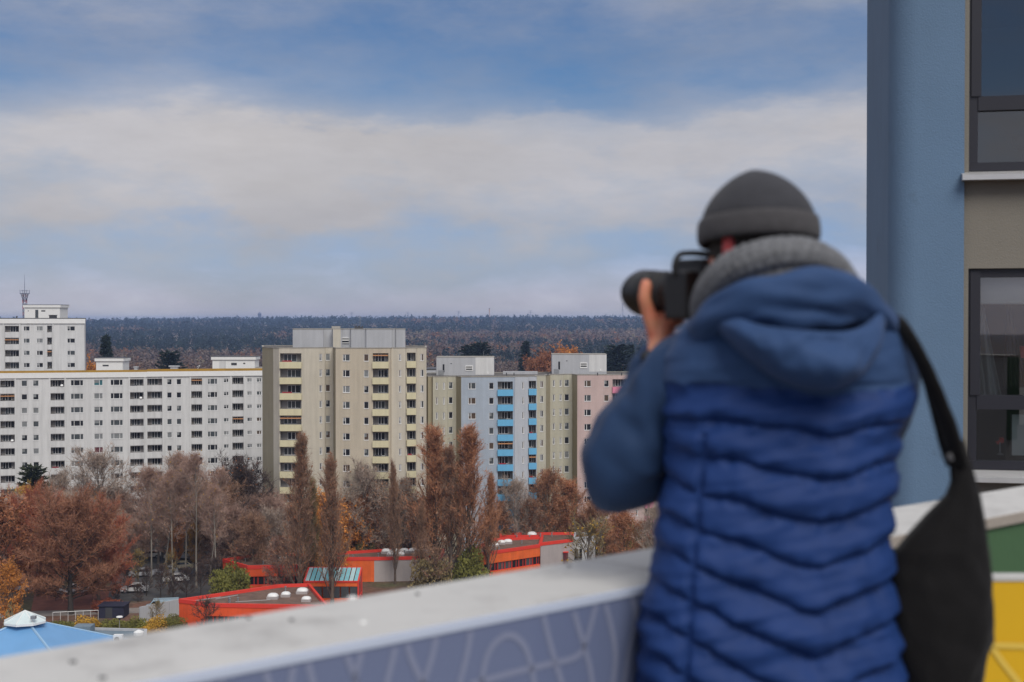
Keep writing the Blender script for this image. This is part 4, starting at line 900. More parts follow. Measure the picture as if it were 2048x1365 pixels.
# glass-roofed porch
yf, yb_ = 219.0, 224.0; xa, xb = G(608, yf).x, G(716, yf).x; zf, zk = 3.57, 4.85
po = empty('glass_porch', ((xa+xb)/2, yf, 0), 'orange-framed porch with a sloping pale blue glass roof', 'porch')
b = MB(); b.box((xa, yf, 0), (xb, yf+.25, 1.0)); b.box((xa, yf, zf-.75), (xb, yf+.25, zf-.02)); b.box((xa, yb_, 0), (xb, yb_+.25, zk+.1)); b.build('wall', M['orange_wall'], po)
b = MB(); b.face([(xb, yf, 0), (xb, yb_, 0), (xb, yb_, zk-.06), (xb, yf, zf-.05)]); b.face([(xa, yb_, 0), (xa, yf, 0), (xa, yf, zf-.05), (xa, yb_, zk-.06)]); b.build('side_wall', M['glass_mid'], po)
b = MB()
for x_ in (xa, xb): b.bar((x_, yf, zf), (x_, yb_, zk), .17, k=4); b.bar((x_, yf, 0), (x_, yf, zf), .15, k=4); b.bar((x_, yb_, 0), (x_, yb_, zk), .15, k=4); b.bar((x_, yf, 1.0), (x_, yb_, 1.0), .12, k=4); b.bar((x_, (yf+yb_)/2, 0), (x_, (yf+yb_)/2, (zf+zk)/2), .09, k=4)
b.bar((xa, yf, zf), (xb, yf, zf), .17, k=4); b.bar((xa, yb_, zk), (xb, yb_, zk), .17, k=4); b.build('frame', M['red_trim'], po)
M['cyan_glass'] = mat('pale_cyan_glazing', (.22, .50, .55), .25, .1, .8, spec=.6); M['cyan_glass2'] = mat('white_cyan_glazing', (.42, .60, .62), .25, .1, .8, spec=.6)
npn = 11
for k in range(npn):
    u0 = xa+(xb-xa)*k/npn+.07; u1 = xa+(xb-xa)*(k+1)/npn-.07; b = MB(); b.face([(u0, yf+.1, zf+.08), (u1, yf+.1, zf+.08), (u1, yb_-.1, zk+.06), (u0, yb_-.1, zk+.06)]); b.face([(u0, yf+.1, zf+.04), (u0, yb_-.1, zk+.02), (u1, yb_-.1, zk+.02), (u1, yf+.1, zf+.04)])
    b.build('roof_pane', M['cyan_glass' if k % 3 else 'cyan_glass2'], po)
b = MB()
for k in range(6):
    u0 = xa+(xb-xa)*k/6+.12; u1 = xa+(xb-xa)*(k+1)/6-.1; b.box((u0, yf+.05, 1.02), (u1, yf+.15, zf-.77))
b.build('window', M['glass_mid'], po)
# ---------------------------------------------------------------- blue pyramid roof hall
M['pyr_blue'] = mat('blue_sheet_roof', (.15, .34, .60), .45, .06, .4); M['pyr_ridge'] = mat('pale_blue_ridge', (.30, .48, .66), .5)
M['pyr_glass'] = mat('white_glass_cap', (.62, .72, .72), .3, .06, 1.5)
ap = P(50, 1238, 170); cx_, cy_ = ap.x, 170.0; zap = ap.z; R0 = 18.0; a0 = math.atan2(-.76, .65)
py = empty('pyramid_hall', (cx_, cy_, 0), 'hall with a blue four-sided pyramid roof and a white glass tip', 'building')
co = [(cx_+R0*math.cos(a0+k*PI/2), cy_+R0*math.sin(a0+k*PI/2)) for k in range(4)]; ze = 2.0
for k in range(4):
    p0, p1 = co[k], co[(k+1) % 4]; b = MB(); b.face([(p0[0], p0[1], ze), (p1[0], p1[1], ze), (cx_, cy_, zap)]); b.face([(p0[0], p0[1], ze-.12), (cx_, cy_, zap-.12), (p1[0], p1[1], ze-.12)]); b.build('roof_face', M['pyr_blue'], py)
    b = MB(); b.face([(cx_+(p0[0]-cx_)*.96, cy_+(p0[1]-cy_)*.96, 0), (cx_+(p1[0]-cx_)*.96, cy_+(p1[1]-cy_)*.96, 0), (cx_+(p1[0]-cx_)*.96, cy_+(p1[1]-cy_)*.96, ze), (cx_+(p0[0]-cx_)*.96, cy_+(p0[1]-cy_)*.96, ze)]); b.build('wall', M['white_wall'], py)
    b = MB(); b.bar((p0[0], p0[1], ze+.02), (cx_, cy_, zap+.02), .20, .14, 5); b.build('ridge_strip', M['pyr_ridge'], py)
zc = P(90, 1247, 169).z; f_ = (zap-zc)/(zap-ze)+.0; rc = 2.55
b = MB(); pc = [(cx_+rc*math.cos(a0+k*PI/4), cy_+rc*math.sin(a0+k*PI/4)) for k in range(8)]
b.prism(pc, zc-.12, zc+.12); b.build('cap_rim', M['white_trim'], py)
za = P(50, 1221, 170).z
for k in range(8):
    p0, p1 = pc[k], pc[(k+1) % 8]; b = MB(); b.face([(p0[0], p0[1], zc+.125), (p1[0], p1[1], zc+.125), (cx_, cy_, za)]); b.build('cap_pane', M['pyr_glass'], py)
b = MB()
for k in range(8): p0 = pc[k]; b.bar((p0[0], p0[1], zc+.12), (cx_, cy_, za), .06, k=4)
b.build('cap_bars', M['white_trim'], py)
b = MB(); a = P(64, 1234, 168.2); b.box((a.x-.1, 167.9, a.z-.25), (a.x+.45, 168.5, a.z+.1)); b.build('roof_hatch', M['grey_metal'], py)
# flat grey-blue roof beside it
fr_ = pv([(150, 179), (215, 175), (290, 174), (292, 183.5), (160, 184.5)]); fb_ = empty('flat_roof_annex', (fr_[0].x+8, 186, 0), 'low annex with a grey-blue flat roof between the pyramid roof and the hedge', 'building')
M['bluegrey'] = mat('blue_grey_roof', (.16, .21, .25), .8, .15, .5)
b = MB(); b.prism([(v.x, v.y) for v in fr_], 0, 3.7, 0, 1); b.build('wall', [M['white_wall'], M['bluegrey']], fb_)
b = MB()
for i in range(5):
    a_, e_ = fr_[i], fr_[(i+1) % 5]; t_ = (e_-a_).normalized(); nn = Vector((t_.y, -t_.x)); q_ = [a_+nn*.05, e_+nn*.05, e_-nn*.3, a_-nn*.3]; b.prism([(v.x, v.y) for v in q_], 3.71+.001*i, 4.0+.001*i)
b.build('roof_rim', M['grey_clad'], fb_)
a = G(162, 182); b = MB(); b.box((a.x-1.1, 182, 3.72), (a.x+1.1, 184, 4.6)); b.build('roof_box', M['bluegrey'], fb_)
a = G(234, 176.5); ac = empty('air_conditioner', (a.x, 176.5, 3.72), 'white air conditioning unit with a round fan on the grey-blue flat roof', 'air conditioner')
b = MB(); b.box((a.x-.55, 176.5, 3.72), (a.x+.55, 177.1, 4.75)); b.build('casing', M['white_trim'], ac)
b = MB(); b.bar((a.x-.12, 176.48, 4.2), (a.x-.12, 176.44, 4.2), .33, k=14); b.build('fan', M['dark_metal'], ac)
a = G(276, 181); b = MB(); b.bar((a.x, 181, 3.72), (a.x, 181, 4.15), .65, .65, 12); b.bar((a.x, 181, 4.15), (a.x, 181, 4.4), .65, .2, 12); o = b.build('roof_cowl', M['white_trim']); tag(o, 'squat round white vent hood at the right end of the flat roof', 'vent')
# lamp post
g = P(239, 1233, 194); lp = empty('street_lamp', (g.x, 194, 0), 'short park lamp with a white disc top in front of the hedge', 'lamp post'); b = MB(); b.bar((g.x, 194, 0), (g.x, 194, g.z-.5), .06, .05, 8); b.build('pole', M['grey_metal'], lp)
b = MB(); b.bar((g.x, 194, g.z-.5), (g.x, 194, g.z-.12), .12, .2, 10); b.build('lantern', M['glass_mid'], lp); b = MB(); b.bar((g.x, 194, g.z-.12), (g.x, 194, g.z), .45, .40, 14); b.build('lamp_shade', M['white_trim'], lp)
# garden wall, shed, railing, van
a, e = G(279, 205.5), G(357, 211.5); t_ = (e-a).normalized(); nn = Vector((-t_.y, t_.x))*.25
gw = empty('garden_wall', (a.x, a.y, 0), 'grey concrete garden wall leading to the orange-red pavilion', 'wall'); n_ = 4; L_ = (e-a).length
for i in range(n_):
    p0, p1 = a+t_*(L_*i/n_+.02), a+t_*(L_*(i+1)/n_-.02); b = MB(); b.prism([(v.x, v.y) for v in (p0, p1, p1+nn, p0+nn)], 0, 2.35); b.build('wall_panel', M['grey_clad'], gw)
M['shed'] = mat('dark_blue_shed', (.022, .022, .045), .7, .2, .6)
a, e = G(196, 209), G(246, 209); b = MB(); b.box((a.x, 209, 0), (e.x, 212, 1.75)); sh_ = empty('shed', ((a.x+e.x)/2, 209, 0), 'low dark blue-black shed between the hedge and the dome-shaped tree', 'shed'); b.build('wall', M['shed'], sh_)
b = MB(); b.box((a.x-.15, 208.8, 1.755), (e.x+.15, 212.2, 1.87)); b.build('roof', M['shed'], sh_); b = MB(); b.box((a.x+1.0, 208.95, .05), (a.x+2.0, 208.995, 1.6)); b.build('door', M['dark_metal'], sh_)
a, e = G(104, 206), G(195, 208); rl = empty('handrail', (a.x, a.y, 0), 'white handrail crossing in front of the trunk of the dome-shaped tree', 'railing'); b = MB(); b.bar((a.x, a.y, 1.5), (e.x, e.y, 1.4), .045, k=5); b.build('rail', M['white_trim'], rl)
for k in range(7): p0 = a+(e-a)*k/6; b = MB(); b.bar((p0.x, p0.y, 0), (p0.x, p0.y, 1.49-k*.015), .03, k=5); b.build('post', M['white_trim'], rl)
# ---------------------------------------------------------------- parked cars
def car_parts(paint, van=False):
    b = MB(); L, W = (5.0, 1.9) if van else (4.3, 1.75)
    prof = ([(0, .35), (0, .95), (.12, 1.05), (.55, 1.15), (1.15, 1.95), (4.85, 2.0), (4.98, 1.2), (5.0, .35)] if van else [(0, .32), (.03, .70), (.15, .82), (1.05, .93), (1.75, 1.42), (2.2, 1.48), (3.2, 1.44), (3.95, .98), (4.25, .92), (4.3, .35)])
    k = len(prof)
    for s_ in (-1, 1):
        for (x_, z_) in prof: ins = .16*max(0, (z_-.9)/.55) if not van else .1*max(0, (z_-1)/.9); b.v.append((x_-L/2, s_*(W/2-ins), z_))
    for i in range(k-1): b.f.append((i, i+1, k+i+1, k+i)); b.m.append(0)
    b.f.append(tuple(range(k-1, -1, -1))); b.m.append(0); b.f.append(tuple(range(k, 2*k))); b.m.append(0); b.f.append((0, k, 2*k-1, k-1)); b.m.append(0)
    body = b.mesh('body', paint)
    g_ = MB(); pr = [(1.15, .98), (1.72, 1.36), (3.15, 1.38), (3.7, 1.0)] if not van else [(.75, 1.25), (1.2, 1.8), (2.2, 1.8), (2.2, 1.25)]
    for s_ in (-1, 1):
        yy = [s_*(W/2-(.16*max(0, (z_-.9)/.55) if not van else .1*max(0, (z_-1)/.9))+.012) for _, z_ in pr]; pts = [(x_-L/2, y_, z_) for (x_, z_), y_ in zip(pr, yy)]; g_.face(pts if s_ > 0 else pts[::-1])
    sides = g_.mesh('side_window', M['glass_dark'])
    g_ = MB(); a_, c_ = (prof[3], prof[4]); yy = W/2-.2; n_ = Vector((-(c_[1]-a_[1]), 0, c_[0]-a_[0])).normalized()*.012
    f = lambda t, y: (a_[0]+(c_[0]-a_[0])*t-L/2+n_.x, y, a_[1]+(c_[1]-a_[1])*t+n_.z)
    g_.face([f(.1, -yy), f(.1, yy), f(.92, yy-.08), f(.92, -yy+.08)][::-1]); ws = g_.mesh('windscreen', M['glass_dark'])
    g_ = MB()
    if not van:
        a_, c_ = prof[6], prof[7]; n_ = Vector((-(c_[1]-a_[1]), 0, c_[0]-a_[0])).normalized()*.012; g_.face([f(.1, -yy+.05), f(.1, yy-.05), f(.9, yy), f(.9, -yy)][::-1])
    else: g_.face([(L/2-.0, -.6, 1.3), (L/2-.0, .6, 1.3), (L/2-.03, .6, 1.8), (L/2-.03, -.6, 1.8)])
    rw = g_.mesh('rear_window', M['glass_dark'])
    wh = MB(); wh.bar((0, -.1, 0), (0, .1, 0), .32, k=14, mi=0); wh.bar((0, -.11, 0), (0, .11, 0), .18, k=10, mi=1); whm = wh.mesh('wheel', [M['dark_metal'], M['grey_metal']])
    hl = MB(); hl.box((-.03, -.16, -.07), (.03, .16, .07)); hlm = hl.mesh('headlight', M['white_frame'])
    return body, sides, ws, rw, whm, hlm, L, W
M['car_white'] = mat('white_car_paint', (.75, .75, .75), .25, coat=.6); M['car_silver'] = mat('silver_car_paint', (.45, .47, .50), .3, coat=.6); M['car_black'] = mat('dark_car_paint', (.03, .032, .04), .25, coat=.6); M['car_blue'] = mat('pale_blue_paint', (.35, .47, .55), .3, coat=.5); M['car_cream'] = mat('cream_car_paint', (.70, .62, .42), .3, coat=.5)
_cm = {}
def car(px, d, rz, paint, label, van=False):
    key = (paint, van)
    if key not in _cm: _cm[key] = car_parts(M[paint], van)
    body, sides, ws, rw, whm, hlm, L, W = _cm[key]; g_ = G(px, d)
    r = empty('parked_van' if van else 'parked_car', (g_.x, g_.y, .02), label, 'van' if van else 'car', 'vehicles parked below the trees', rz)
    for nm, me in (('body', body), ('side_window', sides), ('windscreen', ws), ('rear_window', rw)): link(nm, me, r, local=True)
    for sx_ in (-L/2+.8, L/2-.8):
        for sy_ in (-W/2+.1, W/2-.1): link('wheel', whm, r, (sx_, sy_, .32), local=True)
    for sy_ in (-W/2+.3, W/2-.3): link('headlight', hlm, r, (-L/2-.02, sy_, .68), local=True)
for a in ((297, 262, .3, 'car_white', 'white car seen between the small yellow trees, farthest left in the lot'), (282, 243, .2, 'car_silver', 'silver car beside the small yellow tree at the left edge of the lot'), (268, 229, .1, 'car_white', 'white car right of the red-twigged tree, close to the thin dark trunks'),
          (345, 262, 1.4, 'car_white', 'white car behind the second pale trunk'), (330, 245, .25, 'car_silver', 'pale silver car in the middle row behind the pale trunks'), (362, 250, .15, 'car_cream', 'cream car behind the fourth pale trunk'), (352, 238, .2, 'car_white', 'white car in the front row behind the pale trunks'),
          (392, 244, .2, 'car_black', 'black car right of the cream one'), (412, 252, .2, 'car_white', 'white car farthest right in the lot'), (378, 262, 1.3, 'car_silver', 'grey car in the back row behind the pale trunks'), (142, 228, .0, 'car_white', 'white car glimpsed under the big dome-shaped tree, right of its trunk'),
          (165, 229, .1, 'car_silver', 'silver car glimpsed under the right side of the dome-shaped tree'), (38, 230, .0, 'car_silver', 'silver car under the left trees by the orange leaves')): car(*a)
car(324, 213.5, .15, 'car_blue', 'pale blue-grey van parked behind the garden wall', True)
# ---------------------------------------------------------------- near building at the right
M['n_blue'] = mat('blue_plaster', (.125, .205, .315), .93, .05, 1.2, bump=.35, bs=70, wear=((.075, .10, .13), 1.1, .60, .85))
M['n_beige'] = mat('grey_beige_plaster', (.215, .20, .17), .93, .04, 1.5, bump=.3, bs=70)
M['anthracite'] = mat('anthracite_frame', (.022, .022, .030), .4); M['alu'] = mat('aluminium_sill', (.58, .58, .58), .35, .08, 3, metal=.4)
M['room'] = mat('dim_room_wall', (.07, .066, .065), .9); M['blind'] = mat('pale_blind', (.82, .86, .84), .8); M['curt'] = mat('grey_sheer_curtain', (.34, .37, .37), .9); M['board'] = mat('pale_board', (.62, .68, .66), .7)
M['redlamp'] = mat('red_plastic', (.60, .06, .05), .5); M['chair'] = mat('dark_plastic', (.03, .03, .035), .5)
gm = bpy.data.materials.new('window_glass'); gm.use_nodes = True; t = gm.node_tree; t.nodes.remove(t.nodes['Principled BSDF'])
fr = N(t, 'ShaderNodeFresnel', inp={0: 1.52}); tr_ = N(t, 'ShaderNodeBsdfTransparent', inp={0: (.88, .91, .91, 1)}); gl = N(t, 'ShaderNodeBsdfGlossy', inp={0: (1, 1, 1, 1), 1: .015})
mx = N(t, 'ShaderNodeMixShader', inp={0: M_(t, 'MULTIPLY_ADD', fr.outputs[0], 1.8, .08, clamp=True), 1: tr_.outputs[0], 2: gl.outputs[0]}); t.links.new(mx.outputs[0], t.nodes['Material Output'].inputs[0]); M['glass'] = gm
yaw = -math.radians(12); A = G(1776, 14.2); tv = Vector((math.cos(yaw), math.sin(yaw))); nv = Vector((-tv.y, tv.x)); B = A+tv*6
nbd = empty('blue_building', (A.x, A.y, 0), 'near blue plastered building with dark framed windows and grey-beige bands at the right', 'building', rotz=yaw)
def un(px): return plan_u(px, A, B)
def zn(py, px=1950): u = un(px); return P(px, py, A.y+tv.y*u).z
u1 = un(1926); W_ = 6.0; Dp = 6.3; zt = 53.0
b = MB(); rc_ = .27; arc = [(rc_-rc_*math.sin(a_), rc_-rc_*math.cos(a_)) for a_ in [k*PI/2/16 for k in range(17)]]     # front to side
pl = [(u1, .30), (u1, 0)] + arc + [(0, Dp), (W_, Dp), (W_, .30)]
pl = [(x_, y_) for x_, y_ in pl][::-1]
b.prism(pl, 0, zt); bm_ = b; o = link('wall', b.mesh('wall', M['n_blue']), nbd, local=True)
zs1, zs2 = zn(345), zn(945); pit = zs1-zs2
b = MB(); wins = []
for k in range(-1, 6):
    zsill = zs1-k*pit; ztop = zsill + (zn(530)-zn(938)); nxt = zsill-pit+(zn(530)-zn(938))
    wins.append((zsill+.02, ztop, k))
ug = un(1936)
# beige bands between the openings, with real depth
for (z0_, z1_, k) in wins:
    zb_ = z1_-pit
    b.box((u1+.002, .045, zb_), (W_, .295, z0_-.045)); 
    b.box((u1+.002, .045, z0_-.045), (ug, .295, z1_))
b.box((u1+.002, .045, wins[0][1]), (W_, .295, zt-.01)); b.box((u1+.002, .045, 0), (W_, .295, wins[-1][1]-pit-.01)); link('spandrel', b.mesh('spandrel', M['n_beige']), nbd, local=True)
for (z0_, z1_, k) in wins:
    h_ = z1_-z0_; t1_ = .085; x0_, x1_ = ug+.004, W_-.3; y0, y1 = .10, .20
    ztr = z0_+h_*(.335 if k != 0 else .335); 
    f = MB(); f.box((x0_, y0, z0_), (x1_, y1, z0_+.085)); f.box((x0_, y0, z1_-t1_), (x1_, y1, z1_-.003)); f.box((x0_, y0, z0_+.086), (x0_+t1_, y1, z1_-t1_-.001))
    f.box((x0_+t1_+.001, y0-.012, ztr-.07), (x1_, y1-.005, ztr+.07)); f.box((x0_+1.6, y0+.005, z0_+.086), (x0_+1.72, y1-.01, ztr-.072)); f.box((x0_+1.6, y0+.005, ztr+.072), (x0_+1.72, y1-.01, z1_-t1_-.002))
    f.box((x0_+.02, y0-.02, ztr+.0705), (x0_+t1_+.03, y0-.001, z1_-.02))
    wf = link('window', f.mesh('window', M['anthracite']), nbd, local=True)
    for (pz0, pz1) in ((z0_+.086, ztr-.071), (ztr+.071, z1_-t1_-.002)):
        g_ = MB(); g_.face([(x0_+t1_, .15, pz0), (x1_, .15, pz0), (x1_, .15, pz1), (x0_+t1_, .15, pz1)]); link('pane', g_.mesh('pane', M['glass']), wf, local=True)
    s_ = MB(); us = un(1920)
    s_.v += [(us, -.13, z0_-.055), (W_, -.13, z0_-.055), (W_, .098, z0_-.005), (us, .098, z0_-.005), (us, -.13, z0_-.105), (W_, -.13, z0_-.105), (W_, .03, z0_-.105), (us, .03, z0_-.105)]
    for q_ in ((0, 1, 2, 3), (4, 5, 1, 0), (7, 6, 5, 4), (0, 3, 7, 4), (1, 5, 6, 2)): s_.f.append(q_); s_.m.append(0)
    link('window_sill', s_.mesh('window_sill', M['alu']), wf, local=True)
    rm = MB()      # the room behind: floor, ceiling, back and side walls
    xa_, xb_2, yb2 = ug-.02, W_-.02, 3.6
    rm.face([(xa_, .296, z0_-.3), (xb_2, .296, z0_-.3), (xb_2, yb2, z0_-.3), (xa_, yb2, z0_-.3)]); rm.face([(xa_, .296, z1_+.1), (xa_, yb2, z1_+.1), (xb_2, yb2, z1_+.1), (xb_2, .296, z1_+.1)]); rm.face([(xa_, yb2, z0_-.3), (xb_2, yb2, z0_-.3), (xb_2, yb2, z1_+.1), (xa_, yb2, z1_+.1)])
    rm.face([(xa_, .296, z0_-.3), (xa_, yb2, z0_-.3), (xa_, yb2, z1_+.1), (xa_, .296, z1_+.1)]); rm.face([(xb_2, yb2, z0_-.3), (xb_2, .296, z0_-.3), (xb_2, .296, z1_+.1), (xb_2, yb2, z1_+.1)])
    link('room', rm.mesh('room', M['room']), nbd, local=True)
# cut the solid block behind the windows: the blue wall prism only wraps the pillar, so rooms sit behind it
b = MB(); pl2 = [(u1, .30), (u1, 0)] + arc + [(0, Dp), (.3, Dp), (.3, .62), (u1-.02, .62)]
bm_ = MB(); bm_.prism(pl2[::-1], 0, zt); o.data = bm_.mesh('wall', M['n_blue'])
b.box((.3, Dp-.3, 0), (W_, Dp-.001, zt)); b.box((W_-.01, .3, 0), (W_+.2, Dp, zt)); b.box((.3, .3, zt), (W_, Dp, zt+.2)); link('wall', b.mesh('wall', M['n_beige']), nbd, local=True)
def nin(name, x0, x1, y0, y1, dep, m, label, cat, th=.03, shape=None):
    """a thing standing in the room behind the glass, dep metres in"""
    ca, cb_ = un(x0), un(x1); p_ = A+tv*((ca+cb_)/2)+nv*dep
    k_ = (A.y+dep)/A.y
    za_, zb_ = P(x0, y1, p_.y).z, P(x0, y0, p_.y).z; wdt = (x1-x0)*p_.y/F
    px_c = G((x0+x1)/2, p_.y)
    r = empty(name, (px_c.x, p_.y, za_), label, cat, rotz=yaw)
    return r, wdt, zb_-za_
r, w_, h_ = nin('roller_blind', 1950, 2200, 545, 604, .27, 'blind', 'pale roller blind pulled part way down behind the lower big window', 'blind')
b = MB(); b.box((-w_/2, 0, 0), (w_/2, .01, h_)); link('cloth', b.mesh('cloth', M['blind']), r, local=True); b = MB(); b.bar((-w_/2, .005, -.01), (w_/2, .005, -.01), .014); link('bottom_rail', b.mesh('bottom_rail', M['blind']), r, local=True)
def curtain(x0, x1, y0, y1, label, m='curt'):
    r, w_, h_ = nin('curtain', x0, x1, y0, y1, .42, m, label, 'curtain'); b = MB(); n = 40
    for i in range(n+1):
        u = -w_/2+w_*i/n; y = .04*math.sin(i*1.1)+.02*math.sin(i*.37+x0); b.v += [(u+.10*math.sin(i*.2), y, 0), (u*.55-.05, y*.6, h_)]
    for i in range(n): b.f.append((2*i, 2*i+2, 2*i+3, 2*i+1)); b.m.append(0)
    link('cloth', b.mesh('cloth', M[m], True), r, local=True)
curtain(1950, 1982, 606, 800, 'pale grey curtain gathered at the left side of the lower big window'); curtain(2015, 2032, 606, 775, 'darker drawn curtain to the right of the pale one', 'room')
r, w_, h_ = nin('red_lampshade', 2040, 2062, 693, 716, .5, '', 'small red box shape behind the lower big window at the picture edge', 'lamp'); b = MB(); b.box((-w_/2, 0, 0), (w_/2, .08, h_)); link('shade', b.mesh('shade', M['redlamp']), r, local=True)
b = MB(); b.bar((0, .04, -.75), (0, .04, -.003), .012); link('stem', b.mesh('stem', M['chair']), r, local=True)
r, w_, h_ = nin('board', 2026, 2120, 830, 912, .30, '', 'pale board leaning inside the small lower pane', 'board'); b = MB(); b.box((-w_/2, 0, 0), (w_/2, .02, h_)); link('sheet', b.mesh('sheet', M['board']), r, local=True)
b = MB(); b.box((-w_/2-.012, -.006, -.012), (-w_/2-.001, .024, h_+.01)); b.box((-w_/2, -.006, h_+.001), (w_/2, .024, h_+.013)); link('edge', b.mesh('edge', M['anthracite']), r, local=True)
r, w_, h_ = nin('red_flower', 1988, 2012, 868, 910, .26, '', 'tiny red flower on a stalk inside the small lower pane', 'flower'); b = MB(); b.bar((0, 0, 0), (0, 0, h_*.6), .006); b.bar((0, 0, 0), (0, 0, .015), .035, .02, 8); link('stem', b.mesh('stem', M['grey_metal']), r, local=True)
b = MB()
for k in range(7): a_ = k*2.4; b.bar((0, 0, h_*.65), (.035*math.cos(a_), .02*math.sin(a_), h_*.65+.03*math.sin(a_*1.7)), .012, .016, 6)
link('petals', b.mesh('petals', M['redlamp']), r, local=True)
r, w_, h_ = nin('lamp_bowl', 2022, 2075, 272, 300, .45, '', 'dark rounded bowl shape inside the small upper pane at the picture edge', 'bowl'); b = MB(); k = 16
for ri, (fr_, hh) in enumerate(((1, 1), (.92, .6), (.7, .28), (.35, .06), (.02, 0))):
    for i in range(k): b.v.append((fr_*w_/2*math.cos(2*PI*i/k), fr_*w_/2*math.sin(2*PI*i/k)+w_/2, h_*hh))
for ri in range(4):
    for i in range(k): j = (i+1) % k; b.f.append((ri*k+i, ri*k+j, ri*k+k+j, ri*k+k+i)); b.m.append(0)
link('bowl', b.mesh('bowl', M['chair'], True), r, local=True); b = MB(); b.bar((0, w_/2, -.5), (0, w_/2, .0), .015); link('stand', b.mesh('stand', M['chair']), r, local=True)
# ---------------------------------------------------------------- terrace and parapet
FLOOR = EYE-1.57; CT = EYE-.52; O = Vector((-.534, 2.04)); pt_ = Vector((.7267, .687)).normalized(); pn_ = Vector((-pt_.y, pt_.x)); ang = math.atan2(pt_.y, pt_.x)
M['coping'] = mat('coping_slab', (.54, .535, .515), .75, .05, 5, wear=((.30, .29, .28), 7.0, .50, .80), bump=.15, bs=60)
M['coping_edge'] = mat('coping_edge', (.34, .30, .26), .8, .12, 14); M['edge_trim_highlight'] = mat('blue_white_trim_highlight', (.52, .58, .70), .35)  # trim colour has the blue-white highlight of the lip put into it
M['lav'] = mat('lavender_panel', (.150, .182, .295), .38, .03, 1.5, coat=.25); M['lav_line'] = mat('pale_grey_line', (.225, .25, .355), .5); M['green'] = mat('dark_green_paint', (.055, .125, .055), .8, .08, 3, bump=.1, bs=50)
M['yel'] = mat('yellow_panel_paint', (.72, .42, .008), .45, .04, 2); M['yel_line'] = mat('pale_yellow_line', (.76, .52, .08), .5); M['floor'] = mat('terrace_slabs', (.24, .235, .225), .9, .12, 2); M['host'] = mat('host_building_plaster', (.45, .45, .44), .9, .05, 1)
def W2(u, n_): v = O+pt_*u+pn_*n_; return (v.x, v.y)
par = empty('parapet', (*W2(1.5, .14), FLOOR), 'parapet with a wide pale coping running from lower left to behind the person', 'parapet', rotz=ang)
inv = par.matrix_basis.inverted()
def pbox(name, u0, u1, n0, n1, z0, z1, m, parent=par):
    b = MB(); b.prism([W2(u0, n0), W2(u1, n0), W2(u1, n1), W2(u0, n1)], z0, z1); b.v = [tuple(inv @ Vector(v)) for v in b.v]; return link(name, b.mesh(name, M[m]), parent, local=True)
uj = (-2.4, -.62, 1.23, 3.1, 5.0, 6.9)
bev = []
for i in range(5):
    o = pbox('coping_slab', uj[i]+.0015, uj[i+1]-.0015, 0, .284, CT-.032, CT, 'coping'); o.data.materials.append(M['coping_edge'])
    for p_ in o.data.polygons:
        if abs(p_.normal.z) < .5: p_.material_index = 1
    bv = o.modifiers.new('b', 'BEVEL'); bv.width = .004; bv.segments = 2
us_ = 1.62
pbox('wall', -2.4, 6.9, .05, .24, FLOOR-.2, CT-.033, 'green')
pbox('edge_trim_highlight', -2.4, us_, -.016, -.001, CT-.0145, CT-.0012, 'edge_trim_highlight')  # coping edge strip, its pale colour standing in for the reflection there
pan = pbox('painted_panel', -2.4, us_, -.013, -.001, FLOOR+.02, CT-.0155, 'lav')
pbox('green_panel', us_+.75, 3.02, .012, .046, FLOOR+.02, CT-.034, 'green'); pbox('green_panel', 3.026, 6.9, .012, .046, FLOOR+.02, CT-.034, 'green')
def ppt(px, py):
    v = P(px, py, 1.0); dx, dz = v.x, v.z-EYE; s = (O.x*pn_.x+O.y*pn_.y-.0145)/(dx*pn_.x+1.0*pn_.y); q_ = Vector((dx*s, s, EYE+dz*s)); l = inv @ q_; return Vector((l.x, l.z))
def cr(pts, n):
    """Catmull-Rom through points, n steps per span"""
    pts = [Vector(p_) for p_ in pts]; e = [pts[0]*2-pts[1]]+pts+[pts[-1]*2-pts[-2]]; out = []
    for i in range(1, len(e)-2):
        for k in range(n):
            t = k/n; a, b_, c, d = e[i-1], e[i], e[i+1], e[i+2]; out.append(.5*((2*b_)+(c-a)*t+(2*a-5*b_+4*c-d)*t*t+(3*b_-a-3*c+d)*t*t*t))
    out.append(pts[-1]); return out
def ribbon(b, pts, w_, y):
    for i in range(len(pts)):
        a = pts[max(0, i-1)]; c = pts[min(len(pts)-1, i+1)]; d = (c-a).normalized(); n_ = Vector((-d.y, d.x))*w_/2; p_ = pts[i]; b.v += [(p_.x+n_.x, y, p_.y+n_.y), (p_.x-n_.x, y, p_.y-n_.y)]
        if i: k = len(b.v); b.f.append((k-4, k-3, k-1, k-2)); b.m.append(0)
Z_ = lambda X, Y: (400+X/2.226, 1100+Y/2.226)
LN = [[(630, 410), (665, 500), (692, 580), (700, 700)], [(740, 385), (708, 500), (690, 590)], [(462, 455), (485, 520), (510, 620)], [(268, 490), (300, 570), (330, 680)], [(90, 560), (120, 680)], [(430, 470), (410, 560), (390, 680)], [(885, 370), (855, 500), (825, 620)], [(912, 360), (940, 480), (1000, 610)], [(1062, 335), (1035, 470), (985, 620)], [(1215, 305), (1192, 450), (1150, 620)],
      [(1245, 640), (1280, 470), (1340, 392), (1400, 385), (1450, 440), (1480, 540), (1495, 680)], [(1200, 600), (1400, 545), (1550, 510), (1670, 478), (1715, 420), (1755, 280), (1778, 205)], [(1518, 240), (1560, 420), (1625, 640)], [(1650, 222), (1690, 360), (1735, 520), (1760, 700)], [(1795, 200), (1830, 340), (1850, 480), (1830, 660)], [(1915, 175), (1940, 310), (1905, 480), (1880, 660)]]
